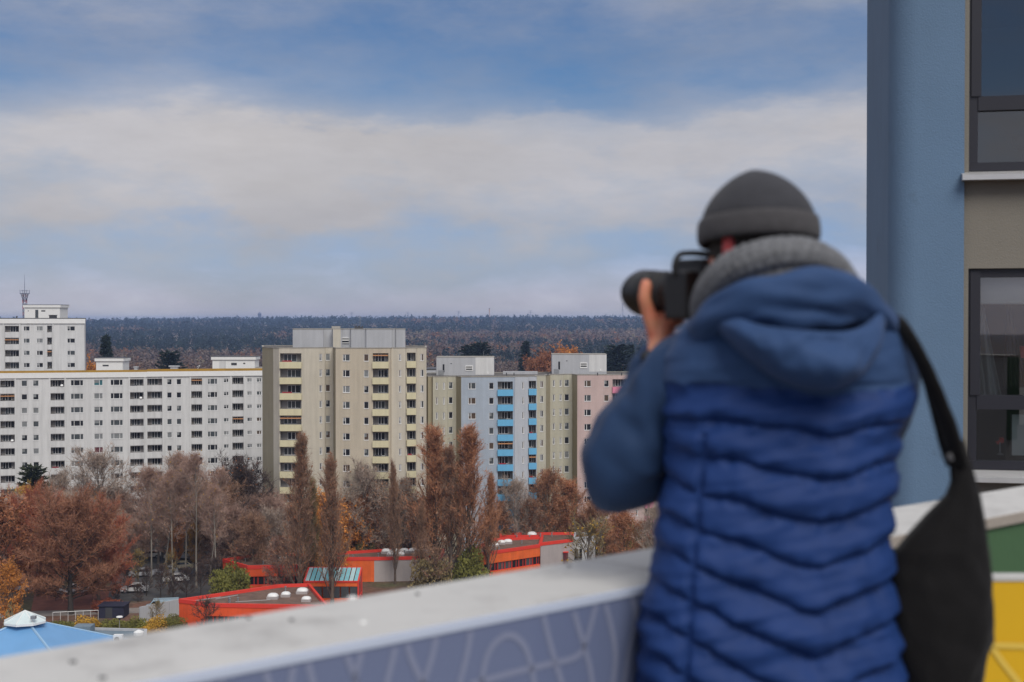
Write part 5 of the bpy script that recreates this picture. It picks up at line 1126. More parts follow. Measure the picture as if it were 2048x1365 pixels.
for ln in LN:
    b = MB(); rp = [v for v in cr([(*ppt(*Z_(*q_)), 0) for q_ in ln], 10) if v.y < CT-.0175-FLOOR]; ribbon(b, rp, .0125, (inv @ Vector((*W2(0, -.0145), 0))).y); link('painted_line', b.mesh('painted_line', M['lav_line']), pan, local=True)
for (x_, y_) in ((146, 1326), (205, 1358), (497, 1238), (583, 1242), (1138, 1134), (835, 1190)):
    v = P(x_, y_, 1.0); s = (CT-EYE)/(v.z-EYE); q_ = inv @ Vector((v.x*s, s, CT)); b = MB(); b.bar((q_.x, q_.y, q_.z+.0005), (q_.x, q_.y, q_.z+.003), .0055 if x_ < 300 else .004, k=10); link('screw', b.mesh('screw', M['dark_metal']), par, local=True)
for (x_, y_, r_) in ((705, 1197, .010), (727, 1247, .007)):
    v = P(x_, y_, 1.0); s = (CT-EYE)/(v.z-EYE); q_ = inv @ Vector((v.x*s, s, CT)); b = MB(); b.bar((q_.x, q_.y, q_.z+.0005), (q_.x, q_.y, q_.z+.004), r_, r_*.5, k=9); link('droplet', b.mesh('droplet', M['white_trim']), par, local=True)
fl = [W2(-3.5, .2), W2(6.9, .2), (8.0, -6.0), (-8.0, -6.0)]
b = MB(); b.prism([(p_[0], p_[1]) for p_ in fl][::-1] if False else fl, FLOOR-.004, FLOOR) ; b.f[-2] = b.f[-2]; o = link('terrace_floor', b.mesh('terrace_floor', M['floor'])); tag(o, kind='structure')
hb = empty('host_building', (0, 0, 0), 'tall building carrying the terrace with the parapet and the photographer', 'building')
b = MB(); b.prism([W2(-3.5, .262), W2(6.9, .262), (8.2, -6.2), (-8.2, -6.2)], 0, FLOOR-.006); b.build('wall', M['host'], hb)
b = MB(); b.prism([W2(-3.5, .242), W2(6.9, .242), W2(6.9, .262), W2(-3.5, .262)], FLOOR-.004, CT-.036); b.build('parapet_facing', M['host'], hb)
# yellow panel in front of the green parapet
yp = empty('yellow_panel', (1.35, 3.2, FLOOR), 'yellow board with a pale painted line standing before the green parapet at lower right', 'panel')
d_ = 3.2; x0, x1 = G(1960, d_).x, G(2330, d_).x; zt_ = zat(1163, d_)
b = MB(); b.box((x0, d_, FLOOR+.03), (x1, d_+.045, zt_)); b.build('board', M['yel'], yp); b = MB(); b.box((x0-.002, d_-.003, zt_+.001), (x1+.002, d_+.048, zt_+.010)); b.build('top_edge', M['coping'], yp)
for ln in ([(1965, 1290), (2010, 1291), (2090, 1293), (2200, 1290)], [(1985, 1296), (2005, 1325), (2040, 1370), (2080, 1430)]):
    b = MB(); pp = cr([(P(x_, y_, d_).x-yp.location.x, P(x_, y_, d_).z-FLOOR, 0) for x_, y_ in ln], 6); ribbon(b, pp, .014, -.003); link('painted_line', b.mesh('painted_line', M['yel_line']), yp, local=True)
# ---------------------------------------------------------------- the photographer
def skinmat(ear):
    m = bpy.data.materials.new('skin'); m.use_nodes = True; t = m.node_tree; b = t.nodes['Principled BSDF']; b.inputs['Roughness'].default_value = .5
    b.inputs['Subsurface Weight'].default_value = .15; b.inputs['Subsurface Radius'].default_value = (.01, .004, .002); b.inputs['Subsurface Scale'].default_value = 1.0
    g_ = N(t, 'ShaderNodeNewGeometry').outputs['Position']; ds = N(t, 'ShaderNodeVectorMath', operation='DISTANCE'); t.links.new(g_, ds.inputs[0]); ds.inputs[1].default_value = ear
    f = ramp(t, ds.outputs['Value'], [(.022, 1), (.05, 0)]); n = N(t, 'ShaderNodeTexNoise', inp={'Vector': g_, 'Scale': 30.0, 'Detail': 3.0}).outputs[0]
    c = mixc(t, ramp(t, n, [(.35, 0), (.7, 1)]), (.62, .27, .15), (.68, .21, .13)); t.links.new(mixc(t, f, c, (.62, .085, .085)), b.inputs['Base Color']); return m
def cloth(name, c, rough=.6, sheen=.15, var=.08, vs=14, bump=0.0, bs=200, coat=0.0):
    m = mat(name, c, rough, var, vs, bump=bump, bs=bs); m.node_tree.nodes['Principled BSDF'].inputs['Sheen Weight'].default_value = sheen; m.node_tree.nodes['Principled BSDF'].inputs['Specular IOR Level'].default_value = .18; return m
M['quilt'] = cloth('royal_blue_nylon', (.0135, .040, .150), .62, .0, .10, 16); M['soft'] = cloth('slate_blue_softshell', (.030, .066, .160), .7, .05, .10, 9, .1, 300)
M['sleeve'] = cloth('slate_sleeve_fabric', (.020, .046, .110), .7, .05, .10, 9, .1, 300); M['scarf'] = cloth('grey_knit', (.15, .155, .165), .95, .1, .35, 90, .6, 240); M['beanie'] = cloth('charcoal_knit', (.046, .047, .054), .95, .1, .10, 60, .4, 260); M['beanie_band'] = cloth('charcoal_knit_band', (.068, .066, .070), .95, .1, .10, 60, .4, 260)
M['black_plastic'] = mat('black_plastic', (.012, .012, .013), .42, .1, 30, bump=.1, bs=500); M['rubber'] = mat('black_rubber', (.016, .016, .017), .7); M['lens_glass'] = mat('lens_glass', (.01, .012, .02), .05, coat=1.0); M['bag'] = cloth('black_canvas', (.0065, .006, .0065), .85, .1, .15, 20, .3, 160)
M['hair'] = mat('dark_hair', (.022, .017, .014), .8, .3, 80); M['trousers'] = cloth('dark_denim', (.03, .04, .07), .9, .1); M['shoe'] = mat('black_shoe', (.02, .02, .02), .5)
def W(px, py, d): return P(px, py, d)
def tube(pts, n=6, seg=28, closed=False, flat=1.0, fn=None, capr=True):
    """pts = (x, y, z, r): a swept body with parallel-transported rings; fn(i, along, angle) -> radius factor"""
    v4 = [Vector(p_) for p_ in pts]
    if closed: e = [v4[-1]]+v4+[v4[0], v4[1]]
    else: e = [v4[0]*2-v4[1]]+v4+[v4[-1]*2-v4[-2]]
    pth = []
    for i in range(1, len(e)-2):
        for k in range(n):
            t = k/n; a, b_, c, d = e[i-1], e[i], e[i+1], e[i+2]; pth.append(.5*((2*b_)+(c-a)*t+(2*a-5*b_+4*c-d)*t*t+(3*b_-a-3*c+d)*t*t*t))
    if not closed: pth.append(v4[-1])
    m = len(pth); b = MB(); X3 = [Vector(p_[:3]) for p_ in pth]; up = None; al = 0.0
    for i in range(m):
        d = (X3[(i+1) % m]-X3[i-1]) if closed else (X3[min(i+1, m-1)]-X3[max(i-1, 0)]); d.normalize()
        if up is None: up = d.orthogonal().normalized() if abs(d.z) > .8 else (Vector((0, 0, 1))-d*d.z).normalized()
        up = (up-d*up.dot(d)).normalized(); sd_ = d.cross(up)
        if i: al += (X3[i]-X3[i-1]).length
        for k in range(seg):
            t = 2*PI*k/seg; r = max(pth[i][3], .001); r *= fn(i, al, t) if fn else 1.0; b.v.append(tuple(X3[i]+up*(r*math.cos(t))+sd_*(r*flat*math.sin(t))))
    for i in range(m if closed else m-1):
        i2 = (i+1) % m
        for k in range(seg): j = (k+1) % seg; b.f.append((i*seg+k, i*seg+j, i2*seg+j, i2*seg+k)); b.m.append(0)
    if not closed: b.f.append(tuple(range(seg-1, -1, -1))); b.m.append(0); b.f.append(tuple((m-1)*seg+k for k in range(seg))); b.m.append(0)
    return b
def ball(c, rx, ry, rz_, ax=0.0, nu=24, nv_=16):
    """ellipsoid with its second axis turned by ax about z"""
    b = MB(); c = Vector(c); R_ = Matrix.Rotation(ax, 3, 'Z')
    for i in range(nv_+1):
        p_ = PI*i/nv_
        for k in range(nu): t = 2*PI*k/nu; b.v.append(tuple(c+R_ @ Vector((rx*math.sin(p_)*math.cos(t), ry*math.sin(p_)*math.sin(t), rz_*math.cos(p_)))))
    for i in range(nv_):
        for k in range(nu): j = (k+1) % nu; b.f.append((i*nu+k, (i+1)*nu+k, (i+1)*nu+j, i*nu+j)); b.m.append(0)
    return b
def join(lst):
    b = MB()
    for q_ in lst:
        n = len(b.v); b.v += q_.v; b.f += [tuple(n+i for i in f) for f in q_.f]; b.m += q_.m
    return b
def voxel(o, size, smooth=4):
    m = o.modifiers.new('r', 'REMESH'); m.mode = 'VOXEL'; m.voxel_size = size; m.use_smooth_shade = True
    if smooth: s = o.modifiers.new('s', 'SMOOTH'); s.iterations = smooth; s.factor = .5
YAW = math.radians(35); Fd = Vector((-math.sin(YAW), math.cos(YAW), 0)); Rd = Vector((math.cos(YAW), math.sin(YAW), 0)); Up = Vector((0, 0, 1))
HC = W(1512, 488, 2.745); CC = W(1404, 584, 2.88)
Lax = CC+Fd*.035
ear = HC-Rd*.079-Up*.008-Fd*.006
pq = lambda v, r: (v.x, v.y, v.z, r)
base = G(1560, 2.72)
parts = [ball(HC, .076, .097, .118, YAW), ball(HC+Fd*.035-Up*.075, .052, .062, .055, YAW), ball(HC+Fd*.060-Up*.03, .052, .042, .06, YAW)]
parts.append(tube([pq(HC+Fd*.093+Up*.005, .009), pq(HC+Fd*.108-Up*.02, .012), pq(HC+Fd*.113-Up*.034, .015), pq(HC+Fd*.100-Up*.042, .008)], 3, 12))                       # nose
parts.append(tube([pq(HC+Fd*.094-Up*.062-Rd*.024, .006), pq(HC+Fd*.103-Up*.060, .0075), pq(HC+Fd*.094-Up*.062+Rd*.024, .006)], 4, 10)); parts.append(tube([pq(HC+Fd*.093-Up*.071-Rd*.02, .006), pq(HC+Fd*.101-Up*.072, .0075), pq(HC+Fd*.093-Up*.071+Rd*.02, .006)], 4, 10))  # lips
for s_ in (-1, 1):
    e_ = HC+Rd*s_*.078-Up*.008-Fd*.004; parts.append(ball(e_, .009, .020, .031, YAW+s_*.35)); parts.append(ball(e_-Up*.024+Fd*.004, .007, .010, .012, YAW)); parts.append(tube([pq(HC+Fd*.078+Rd*s_*.015+Up*.012, .006), pq(HC+Fd*.083+Rd*s_*.035+Up*.016, .008), pq(HC+Fd*.070+Rd*s_*.055+Up*.008, .006)], 3, 8))
nb0 = W(1560, 640, 2.71); parts.append(tube([pq(HC-Up*.05-Fd*.02, .06), pq(HC-Up*.12-Fd*.03+Vector((.015, 0, 0)), .056), pq(nb0, .062), pq(nb0-Up*.06, .07)], 4, 20))
# trunk, hips and legs under the clothes
ch = W(1575, 760, 2.735); hp = W(1545, 1300, 2.73); parts.append(tube([pq(nb0-Up*.03, .06), pq(ch, .080), pq(W(1565, 900, 2.73), .090), pq(W(1555, 1080, 2.73), .088), pq(hp, .10), pq(hp-Up*.12, .09)], 5, 28, flat=1.45))
fz = FLOOR
for s_ in (-1, 1):
    h0 = hp+Vector((s_*.085, 0, -.10)); kn = Vector((base.x+s_*.11, 2.72, fz+.50)); an_ = Vector((base.x+s_*.12, 2.70, fz+.09)); parts.append(tube([pq(h0, .085), pq((h0+kn)/2, .075), pq(kn, .052), pq((kn+an_)/2+Vector((0, -.02, 0)), .050), pq(an_, .034)], 4, 18)); parts.append(tube([pq(an_-Up*.03, .038), pq(an_+Vector((s_*.02, .10, -.045)), .036), pq(an_+Vector((s_*.03, .17, -.06)), .025)], 3, 12))
# arms
Lsh, Lel, Lwr = W(1385, 745, 2.73), W(1262, 925, 2.81), W(1322, 690, 2.945); Rsh, Rel = W(1765, 745, 2.70), W(1690, 900, 2.95)
gr_ = CC+Rd*.078-Up*.02; Rwr = gr_-Fd*.03+Rd*.045-Up*.075
parts.append(tube([pq(ch+Vector((-.10, 0, .02)), .06), pq(Lsh, .052), pq((Lsh+Lel)/2, .045), pq(Lel, .038), pq((Lel*.55+Lwr*.45), .038), pq(Lwr, .026)], 5, 18)); parts.append(tube([pq(ch+Vector((.10, 0, .02)), .06), pq(Rsh, .052), pq((Rsh+Rel)/2, .045), pq(Rel, .038), pq((Rel+Rwr)/2, .036), pq(Rwr, .026)], 5, 18))
# left hand: palm below the lens, thumb up its near side, fingers curled round the far side
la = Lax+Fd*.078; palm = la-Up*.062-Rd*.012
parts.append(tube([pq(Lwr, .024), pq(Lwr*.4+palm*.6, .027), pq(palm+Up*.002, .024), pq(palm+Fd*.02+Rd*.01+Up*.003, .019)], 4, 16, flat=1.1))
parts.append(tube([pq(Lwr*.55+palm*.45-Rd*.012, .018), pq(la-Rd*.046-Up*.040, .0150), pq(la-Rd*.056-Up*.012, .0135), pq(la-Rd*.052+Up*.016, .0120), pq(la-Rd*.050+Up*.026, .009)], 5, 14))
for i, (o_, ln_) in enumerate(((.034, 1.0), (.014, 1.08), (-.006, 1.02), (-.025, .86))):
    p0 = palm+Fd*o_+Up*.002; parts.append(tube([pq(p0, .012), pq(p0+Rd*.030*ln_-Up*.001, .0105), pq(la+Fd*o_*.9+Rd*.052*ln_-Up*.030, .0098), pq(la+Fd*o_*.9+Rd*.058-Up*(.002), .009), pq(la+Fd*o_*.9+Rd*.050*ln_+Up*.018*ln_, .0075)], 4, 12))
# right hand on the grip
parts.append(tube([pq(Rwr, .026), pq(gr_-Fd*.02+Rd*.02-Up*.02, .028), pq(gr_+Rd*.012, .022)], 4, 16, flat=1.1))
for i, (o_, ln_) in enumerate(((.020, 1.0), (0, 1.05), (-.020, 1.0), (-.038, .85))):
    p0 = gr_+Rd*.016+Up*o_; parts.append(tube([pq(p0, .012), pq(p0+Fd*.035*ln_+Rd*.004, .0105), pq(p0+Fd*.062*ln_-Rd*.016, .0098), pq(p0+Fd*.058*ln_-Rd*.040, .008)], 4, 12))
parts.append(tube([pq(gr_-Fd*.02-Up*.005+Rd*.012, .016), pq(gr_-Fd*.040+Up*.01-Rd*.008, .0125), pq(gr_-Fd*.040+Up*.022-Rd*.028, .010)], 4, 12))
bd = join(parts); bx_ = Vector((base.x, base.y, FLOOR)); bd.v = [tuple(Vector(v)-bx_) for v in bd.v]
per = link('person', bd.mesh('person', skinmat(tuple(ear)), True), None, tuple(bx_)); voxel(per, .0045, 3)
tag(per, 'person from behind in blue quilted hooded jacket, grey beanie and scarf, taking a photograph', 'person')
def clothes(name, b, m, parent=per, smooth=True, vox=None, sm=3):
    off = parent.matrix_basis.translation if parent is per else wmat(parent).translation
    b.v = [tuple(Vector(v)-off) for v in b.v]; o = link(name, b.mesh(name, [M[x] for x in (m if isinstance(m, (list, tuple)) else [m])], smooth), parent, local=True)
    if vox: voxel(o, vox, sm)
    return o
# --- jacket
TB = [(548, 1500, 1636, .060), (562, 1478, 1668, .072), (590, 1440, 1712, .088), (620, 1400, 1752, .102), (650, 1362, 1786, .115), (690, 1336, 1812, .125), (730, 1322, 1827, .132), (790, 1322, 1823, .137), (850, 1328, 1810, .138), (910, 1333, 1792, .138), (960, 1330, 1788, .137), (1000, 1325, 1782, .136), (1060, 1315, 1774, .136), (1130, 1302, 1779, .138), (1200, 1290, 1786, .142), (1290, 1276, 1797, .147), (1365, 1272, 1806, .152), (1450, 1268, 1815, .155), (1540, 1274, 1818, .152)]
ty = np.array([r[0] for r in TB], float); tl_ = np.interp; TDc = 2.70
def trow(y): return np.interp(y, ty, [r[1] for r in TB]), np.interp(y, ty, [r[2] for r in TB]), np.interp(y, ty, [r[3] for r in TB])
def smooth_tab(y): 
    s = np.zeros(3)
    for dy, w_ in ((-22, .25), (0, .5), (22, .25)): s += np.array(trow(min(max(y+dy, 548), 1540)))*w_
    return s
def seam(px, py, back):
    Vd = 18+max(0, min(1, (py-830)/500))*84; c = 1628-(py-830)*.05
    hw_ = 235.0; k = abs(px-c)/hw_; v = Vd*(1-min(k, 1.25)**(1.25 if py < 1000 else 1.1))
    if not back: v = Vd*.1
    bump = 7*math.sin(px*.021+py*.006)+5*math.sin(px*.045-py*.011)
    return (py-(762+v+bump*.55))/71.5
b = MB(); nth = 260; rows = np.arange(548, 1541, 2.6); mats_ = []
for ri, y in enumerate(rows):
    xl, xr, bb = smooth_tab(y); c = (xl+xr)/2; hw_ = (xr-xl)/2
    cz = W(c, y, TDc); ax_ = hw_*TDc/F
    for k in range(nth):
        t = 2*PI*k/nth; ct, st = math.cos(t), math.sin(t); e = 2/2.5
        x = ax_*math.copysign(abs(ct)**e, ct); yy = bb*math.copysign(abs(st)**e, st)
        px = c+x*F/TDc; back = st < .15
        s = seam(px, y, back); side = px < 1372+(1365-y)*-.02+(0) and y > 870
        xs_ = 1392-(y-880)*.085; 
        if y > 860 and px < xs_: s += .25*(xs_-px)/60
        amp = 0.0
        if s > 0:
            f = s-math.floor(s); prof = (1-abs(2*(f**1.75)-1)**2.2)
            amp = .0095*prof - .002-.003*math.exp(-(min(f, 1-f)/.07)**2); amp *= min(1, (s)*3)
            amp += .0055*mnoise.noise(Vector((x*55, s*1.5, 7.7)))*math.exp(-(min(f, 1-f)/.22)**2)
            row_end = 1.0
        amp *= .72+.85*max(0, -st)
        if y > 860: g_ = math.exp(-((px-xs_)/7.0)**2); amp = amp*(1-g_)-.004*g_
        wob = mnoise.noise(Vector((x*9, yy*9, y*.012)))*.008+mnoise.noise(Vector((x*26, yy*20, y*.035)))*.0045+mnoise.noise(Vector((x*7+y*.01, yy*5, y*.05+x*9)))*.004
        wr = mnoise.noise(Vector((x*5+7, 3.3, y*.02+x*6)))
        amp += wob*(1.0 if s > 0 else .7)+max(0, wr-.15)*-.018*(1 if y > 760 else .3)
        nrm = Vector((x/(ax_*ax_+1e-6), yy/(bb*bb), 0)).normalized()
        b.v.append((cz.x+x+nrm.x*amp, TDc+yy+nrm.y*amp, cz.z))
for ri in range(len(rows)-1):
    for k in range(nth):
        j = (k+1) % nth; b.f.append((ri*nth+k, (ri+1)*nth+k, (ri+1)*nth+j, ri*nth+j)); t = 2*PI*(k+.5)/nth
        y = rows[ri]; xl, xr, bb = smooth_tab(y); px = (xl+xr)/2+(xr-xl)/2*math.copysign(abs(math.cos(t))**.8, math.cos(t)); b.m.append(0 if seam(px, y, math.sin(t) < .15) > 0 else 1)
b.f.append(tuple(range(nth-1, -1, -1))); b.m.append(1)
b.f = [f[::-1] for f in b.f]
jk = clothes('jacket', b, ['quilt', 'soft'])
def wrinkle(seed, a=.10, fr=22.0):
    def f(i, al, t):
        al = al+.02*math.sin(t*1.0+seed)
        v = mnoise.noise(Vector((math.cos(t)*1.3+seed, math.sin(t)*1.3, al*fr)))*a + mnoise.noise(Vector((math.cos(t)*.9+seed, math.sin(t)*.9+5, al*7)))*a*.9
        return 1+v
    return f
def S4(px, py, d, r): v = W(px, py, d); return (v.x, v.y, v.z, r)
sl = tube([S4(1440, 705, 2.72, .060), S4(1385, 735, 2.735, .074), S4(1312, 828, 2.765, .080), S4(1260, 898, 2.78, .087), S4(1248, 940, 2.81, .088), S4(1272, 885, 2.88, .076), S4(1298, 802, 2.925, .066), S4(1314, 742, 2.945, .056), S4(1322, 704, 2.95, .044), S4(1323, 692, 2.95, .036)], 10, 48, fn=wrinkle(1, .17, 26))
clothes('sleeve', sl, 'sleeve', jk, vox=.006, sm=2)
clothes('shoulder_patch', ball(W(1298, 714, 2.895), .020, .012, .014, .5), 'rubber', jk)
sr = tube([S4(1720, 700, 2.70, .070), S4(1752, 745, 2.70, .082), S4(1738, 820, 2.80, .080), S4(1688, 895, 2.95, .076), S4(1640, 840, 2.99, .070), (*(W(1560, 720, 2.98)), .062), pq(Rwr*.8+W(1560, 720, 2.98)*.2, .046), pq(Rwr, .038)], 9, 40, fn=wrinkle(4, .09))
clothes('sleeve', sr, 'sleeve', jk, vox=.007, sm=2)
# hood: collar rolls and the hanging bag
col = tube([S4(1405, 672, 2.66, .030), S4(1432, 634, 2.60, .034), S4(1490, 600, 2.555, .036), S4(1560, 584, 2.535, .036), S4(1630, 582, 2.535, .036), S4(1690, 592, 2.56, .036), S4(1742, 622, 2.61, .034), S4(1768, 668, 2.67, .028)], 12, 40, fn=wrinkle(2, .26, 16))
fold = tube([S4(1440, 640, 2.60, .020), S4(1500, 630, 2.555, .028), S4(1580, 628, 2.535, .030), S4(1660, 634, 2.55, .023), S4(1725, 640, 2.60, .010), S4(1752, 645, 2.62, .012)], 10, 20, fn=wrinkle(3, .3, 18))
lip = cr([W(x_, y_, d_) for x_, y_, d_ in ((1428, 612, 2.60), (1464, 628, 2.555), (1521, 648, 2.515), (1592, 656, 2.497), (1677, 660, 2.50), (1722, 650, 2.53), (1757, 624, 2.575), (1766, 606, 2.61))], 10)
bot = cr([W(x_, y_, d_) for x_, y_, d_ in ((1418, 640, 2.61), (1450, 678, 2.585), (1498, 722, 2.57), (1555, 762, 2.562), (1625, 784, 2.56), (1690, 775, 2.562), (1740, 725, 2.58), (1768, 650, 2.62))], 10)
hb_ = MB(); nS = len(lip); prof = [(-.30, .050), (-.12, .020), (0.0, .004), (.04, -.006), (.10, -.012), (.2, -.018), (.35, -.026), (.5, -.032), (.65, -.036), (.8, -.034), (.9, -.026), (.97, -.012), (1.0, .004), (.98, .02), (.8, .035)]
for i in range(nS):
    s = i/(nS-1); wgt = math.sin(PI*min(max(s, .02), .98))**.6
    for k, (v_, dn) in enumerate(prof):
        p_ = lip[i].lerp(bot[i], v_); 
        if v_ < 0: p_ = lip[i]+Vector((0, 0, -.10*abs(v_)*wgt*1.5))
        dd = dn*wgt*(2.5 if dn < 0 else 1)
        if 0 < v_ < 1: dd += (.018*mnoise.noise(Vector((p_.x*13, p_.z*24, 2.2)))+.010*mnoise.noise(Vector((p_.x*40, p_.z*50, 5.0))))+.020*math.exp(-((i/(nS-1)-.52)/.07)**2-((v_-.22)/.10)**2)
        hb_.v.append((p_.x, p_.y+dd, p_.z))
m_ = len(prof)
for i in range(nS-1):
    for k in range(m_-1): hb_.f.append((i*m_+k, i*m_+k+1, (i+1)*m_+k+1, (i+1)*m_+k)); hb_.m.append(0)
fold2 = tube([S4(1470, 618, 2.585, .010), S4(1530, 606, 2.555, .014), S4(1610, 604, 2.545, .015), S4(1690, 612, 2.565, .012), S4(1730, 626, 2.60, .008)], 10, 16, fn=wrinkle(5, .3, 20))
ho = clothes('hood', join([col, fold, fold2]), 'soft', jk, vox=.005, sm=2)
off = wmat(jk).translation; hb_.v = [tuple(Vector(v)-off) for v in hb_.v]
h2 = link('hood', hb_.mesh('hood', M['soft'], True), jk, local=True); sm_ = h2.modifiers.new('sub', 'SUBSURF'); sm_.levels = 2; sm_.render_levels = 2; so_ = h2.modifiers.new('so', 'SOLIDIFY'); so_.thickness = .006
# scarf, two turns of knit
def knit(i, al, t): return 1+.05*math.sin(al*420)*(.6+.4*math.sin(t*9))+.05*math.sin(t*11+al*30)
sc1 = tube([S4(1410, 640, 2.72, 0.0258), S4(1414, 598, 2.665, 0.0292), S4(1447, 552, 2.615, 0.0310), S4(1500, 522, 2.58, 0.0318), S4(1570, 508, 2.57, 0.0318), S4(1635, 518, 2.59, 0.0310), S4(1678, 555, 2.65, 0.0310), S4(1690, 600, 2.74, 0.0310), S4(1640, 640, 2.83, 0.0327), S4(1560, 660, 2.87, 0.0344), S4(1470, 665, 2.84, 0.0327), S4(1425, 655, 2.78, 0.0284)], 16, 30, True, fn=knit)
sc2 = tube([S4(1440, 650, 2.68, 0.0206), S4(1462, 600, 2.62, 0.0258), S4(1510, 562, 2.59, 0.0275), S4(1580, 545, 2.58, 0.0292), S4(1650, 552, 2.60, 0.0292), S4(1700, 585, 2.66, 0.0292), S4(1715, 630, 2.74, 0.0292), S4(1650, 670, 2.82, 0.0310), S4(1560, 690, 2.86, 0.0327), S4(1470, 685, 2.82, 0.0258)], 16, 30, True, fn=knit)
clothes('scarf', join([sc1, sc2]), 'scarf')
# beanie
def beanie():
    b = MB(); nu = 120; tilt = Matrix.Rotation(math.radians(4), 3, Fd) @ Matrix.Rotation(math.radians(-5), 3, Rd); H_ = .138; zb = W(1516, 482, 2.745)
    prof = []
    for i in range(30): f = i/29; prof.append((f*H_, (1-f**2.35)**.5 if f < 1 else 0, 0))
    c = Vector((zb.x, zb.y, zb.z))
    rr_ = [(-.004, .955, 1), (-.006, 1.0, 1), (0, 1.035, 1), (.012, 1.05, 1), (.028, 1.045, 1), (.038, 1.03, 1), (.0425, 1.005, 1), (.0435, .975, 0)]
    for f in np.linspace(.31, 1, 30): h = f*H_; rr_.append((h, max(.0, (1-((h-.02)/(H_-.02))**2.0))**.60, 0))
    for i, (h, r, mi) in enumerate(rr_):
        for k in range(nu):
            t = 2*PI*k/nu; rb = 1+.006*math.sin(60*t)*(1 if r > .2 else 0)+.012*mnoise.noise(Vector((math.cos(t)*2, math.sin(t)*2, h*20))); r_ = r*rb
            slump = .010*math.cos(t-1.2)*(h/H_); v = Rd*(math.cos(t)*.104*r_)+Fd*(math.sin(t)*.121*r_)+Up*h+Vector((slump, 0, 0)); b.v.append(tuple(c+tilt @ v))
        if i:
            for k in range(nu): j = (k+1) % nu; b.f.append(((i-1)*nu+k, (i-1)*nu+j, i*nu+j, i*nu+k)); b.m.append(mi)
    return b
clothes('beanie', beanie(), ['beanie', 'beanie_band'])
# hair below the rim
b = MB(); nu, nv_ = 60, 14
for i in range(nv_+1):
    zz_ = .02-.075*i/nv_
    for k in range(nu+1):
        t = math.radians(-158)+math.radians(316)*k/nu-PI/2+PI/2; a_ = t-PI/2; rad_ = math.sqrt(max(0, 1-(zz_/.118)**2)); cut = 1.0
        z2 = zz_*(1-.55*(abs(k/nu-.5)*2 > .72)); rad_ = math.sqrt(max(0, 1-(z2/.118)**2)); v = HC+Rd*(math.cos(a_)*(.079*rad_))+Fd*(math.sin(a_)*(.100*rad_))+Up*z2; b.v.append(tuple(v))
for i in range(nv_):
    for k in range(nu): n_ = nu+1; b.f.append((i*n_+k, i*n_+k+1, (i+1)*n_+k+1, (i+1)*n_+k)); b.m.append(0)
hr = clothes('hair', b, 'hair'); so_ = hr.modifiers.new('so', 'SOLIDIFY'); so_.thickness = .004; so_.offset = 0
# trousers and shoes
tr = []
for s_ in (-1, 1):
    h0 = hp+Vector((s_*.085, 0, -.02)); kn = Vector((base.x+s_*.11, 2.72, fz+.50)); an_ = Vector((base.x+s_*.12, 2.70, fz+.10)); tr.append(tube([pq(h0+Up*.06, .11), pq(h0, .108), pq((h0+kn)/2, .092), pq(kn, .072), pq((kn+an_)/2, .068), pq(an_, .062)], 8, 24, fn=wrinkle(6+s_, .06, 14)))
clothes('trousers', join(tr), 'trousers', vox=.009, sm=2)
for s_ in (-1, 1):
    an_ = Vector((base.x+s_*.12, 2.70, fz)); b = tube([pq(an_+Vector((0, -.08, .05)), .040), pq(an_+Vector((0, -.02, .055)), .047), pq(an_+Vector((s_*.015, .08, .045)), .046), pq(an_+Vector((s_*.028, .17, .032)), .036), pq(an_+Vector((s_*.033, .205, .028)), .020)], 5, 20); b.v = [(x_, y_, max(z_, fz+.002)) for x_, y_, z_ in b.v]; clothes('shoe', b, 'shoe')
# --- camera
cam_o = empty('photo_camera', tuple(CC-Up*.055), 'black camera with a large hooded lens held up to the face', 'camera')
def cpart(name, b, m, smooth=False, bev=0.0, vox=None):
    b.v = [tuple(Vector(v)-cam_o.location) for v in b.v]; o = link(name, b.mesh(name, M[m], smooth), cam_o, local=True)
    if vox: voxel(o, vox, 3)
    if bev: k_ = o.modifiers.new('b', 'BEVEL'); k_.width = bev; k_.segments = 3
    return o
Tm = Matrix((( Rd.x, Fd.x, 0, CC.x), (Rd.y, Fd.y, 0, CC.y), (0, 0, 1, CC.z), (0, 0, 0, 1)))
b = MB(); b.box((-.072, -.030, -.056), (.072, .032, .040), T=Tm); b.box((.042, .0, -.054), (.074, .052, .036), T=Tm); b.box((-.034, -.038, .030), (.034, .050, .066), T=Tm); b.box((-.026, -.050, .026), (.026, -.03, .056), T=Tm)
cpart('body', b, 'black_plastic', True, vox=.004)
L0 = CC+Fd*.03
def lathe(prof, k=36):
    b = MB()
    for (s, r) in prof:
        for i in range(k): t = 2*PI*i/k; b.v.append(tuple(L0+Fd*s+Rd*(r*math.cos(t))+Up*(r*math.sin(t))))
    for a in range(len(prof)-1):
        for i in range(k): j = (i+1) % k; b.f.append((a*k+i, a*k+j, (a+1)*k+j, (a+1)*k+i)); b.m.append(0)
    return b
cpart('lens', lathe([(0, .0), (0, .036), (.012, .037), (.014, .040), (.055, .041), (.058, .039), (.064, .039), (.066, .042), (.105, .043), (.108, .040), (.116, .041), (.116, .0)]), 'black_plastic', True)
for s_ in (.020, .074):
    b = MB(); k = 60
    for (s, rr_) in ((s_, .041), (s_+.001, .0445), (s_+.027, .0445), (s_+.028, .041)):
        for i in range(k): t = 2*PI*i/k; r = rr_+(.0009 if i % 2 else 0)*(rr_ > .042); b.v.append(tuple(L0+Fd*s+Rd*(r*math.cos(t))+Up*(r*math.sin(t))))
    for a in range(3):
        for i in range(k): j = (i+1) % k; b.f.append((a*k+i, a*k+j, (a+1)*k+j, (a+1)*k+i)); b.m.append(0)
    cpart('lens_ring', b, 'rubber', True)
b = MB(); k = 48
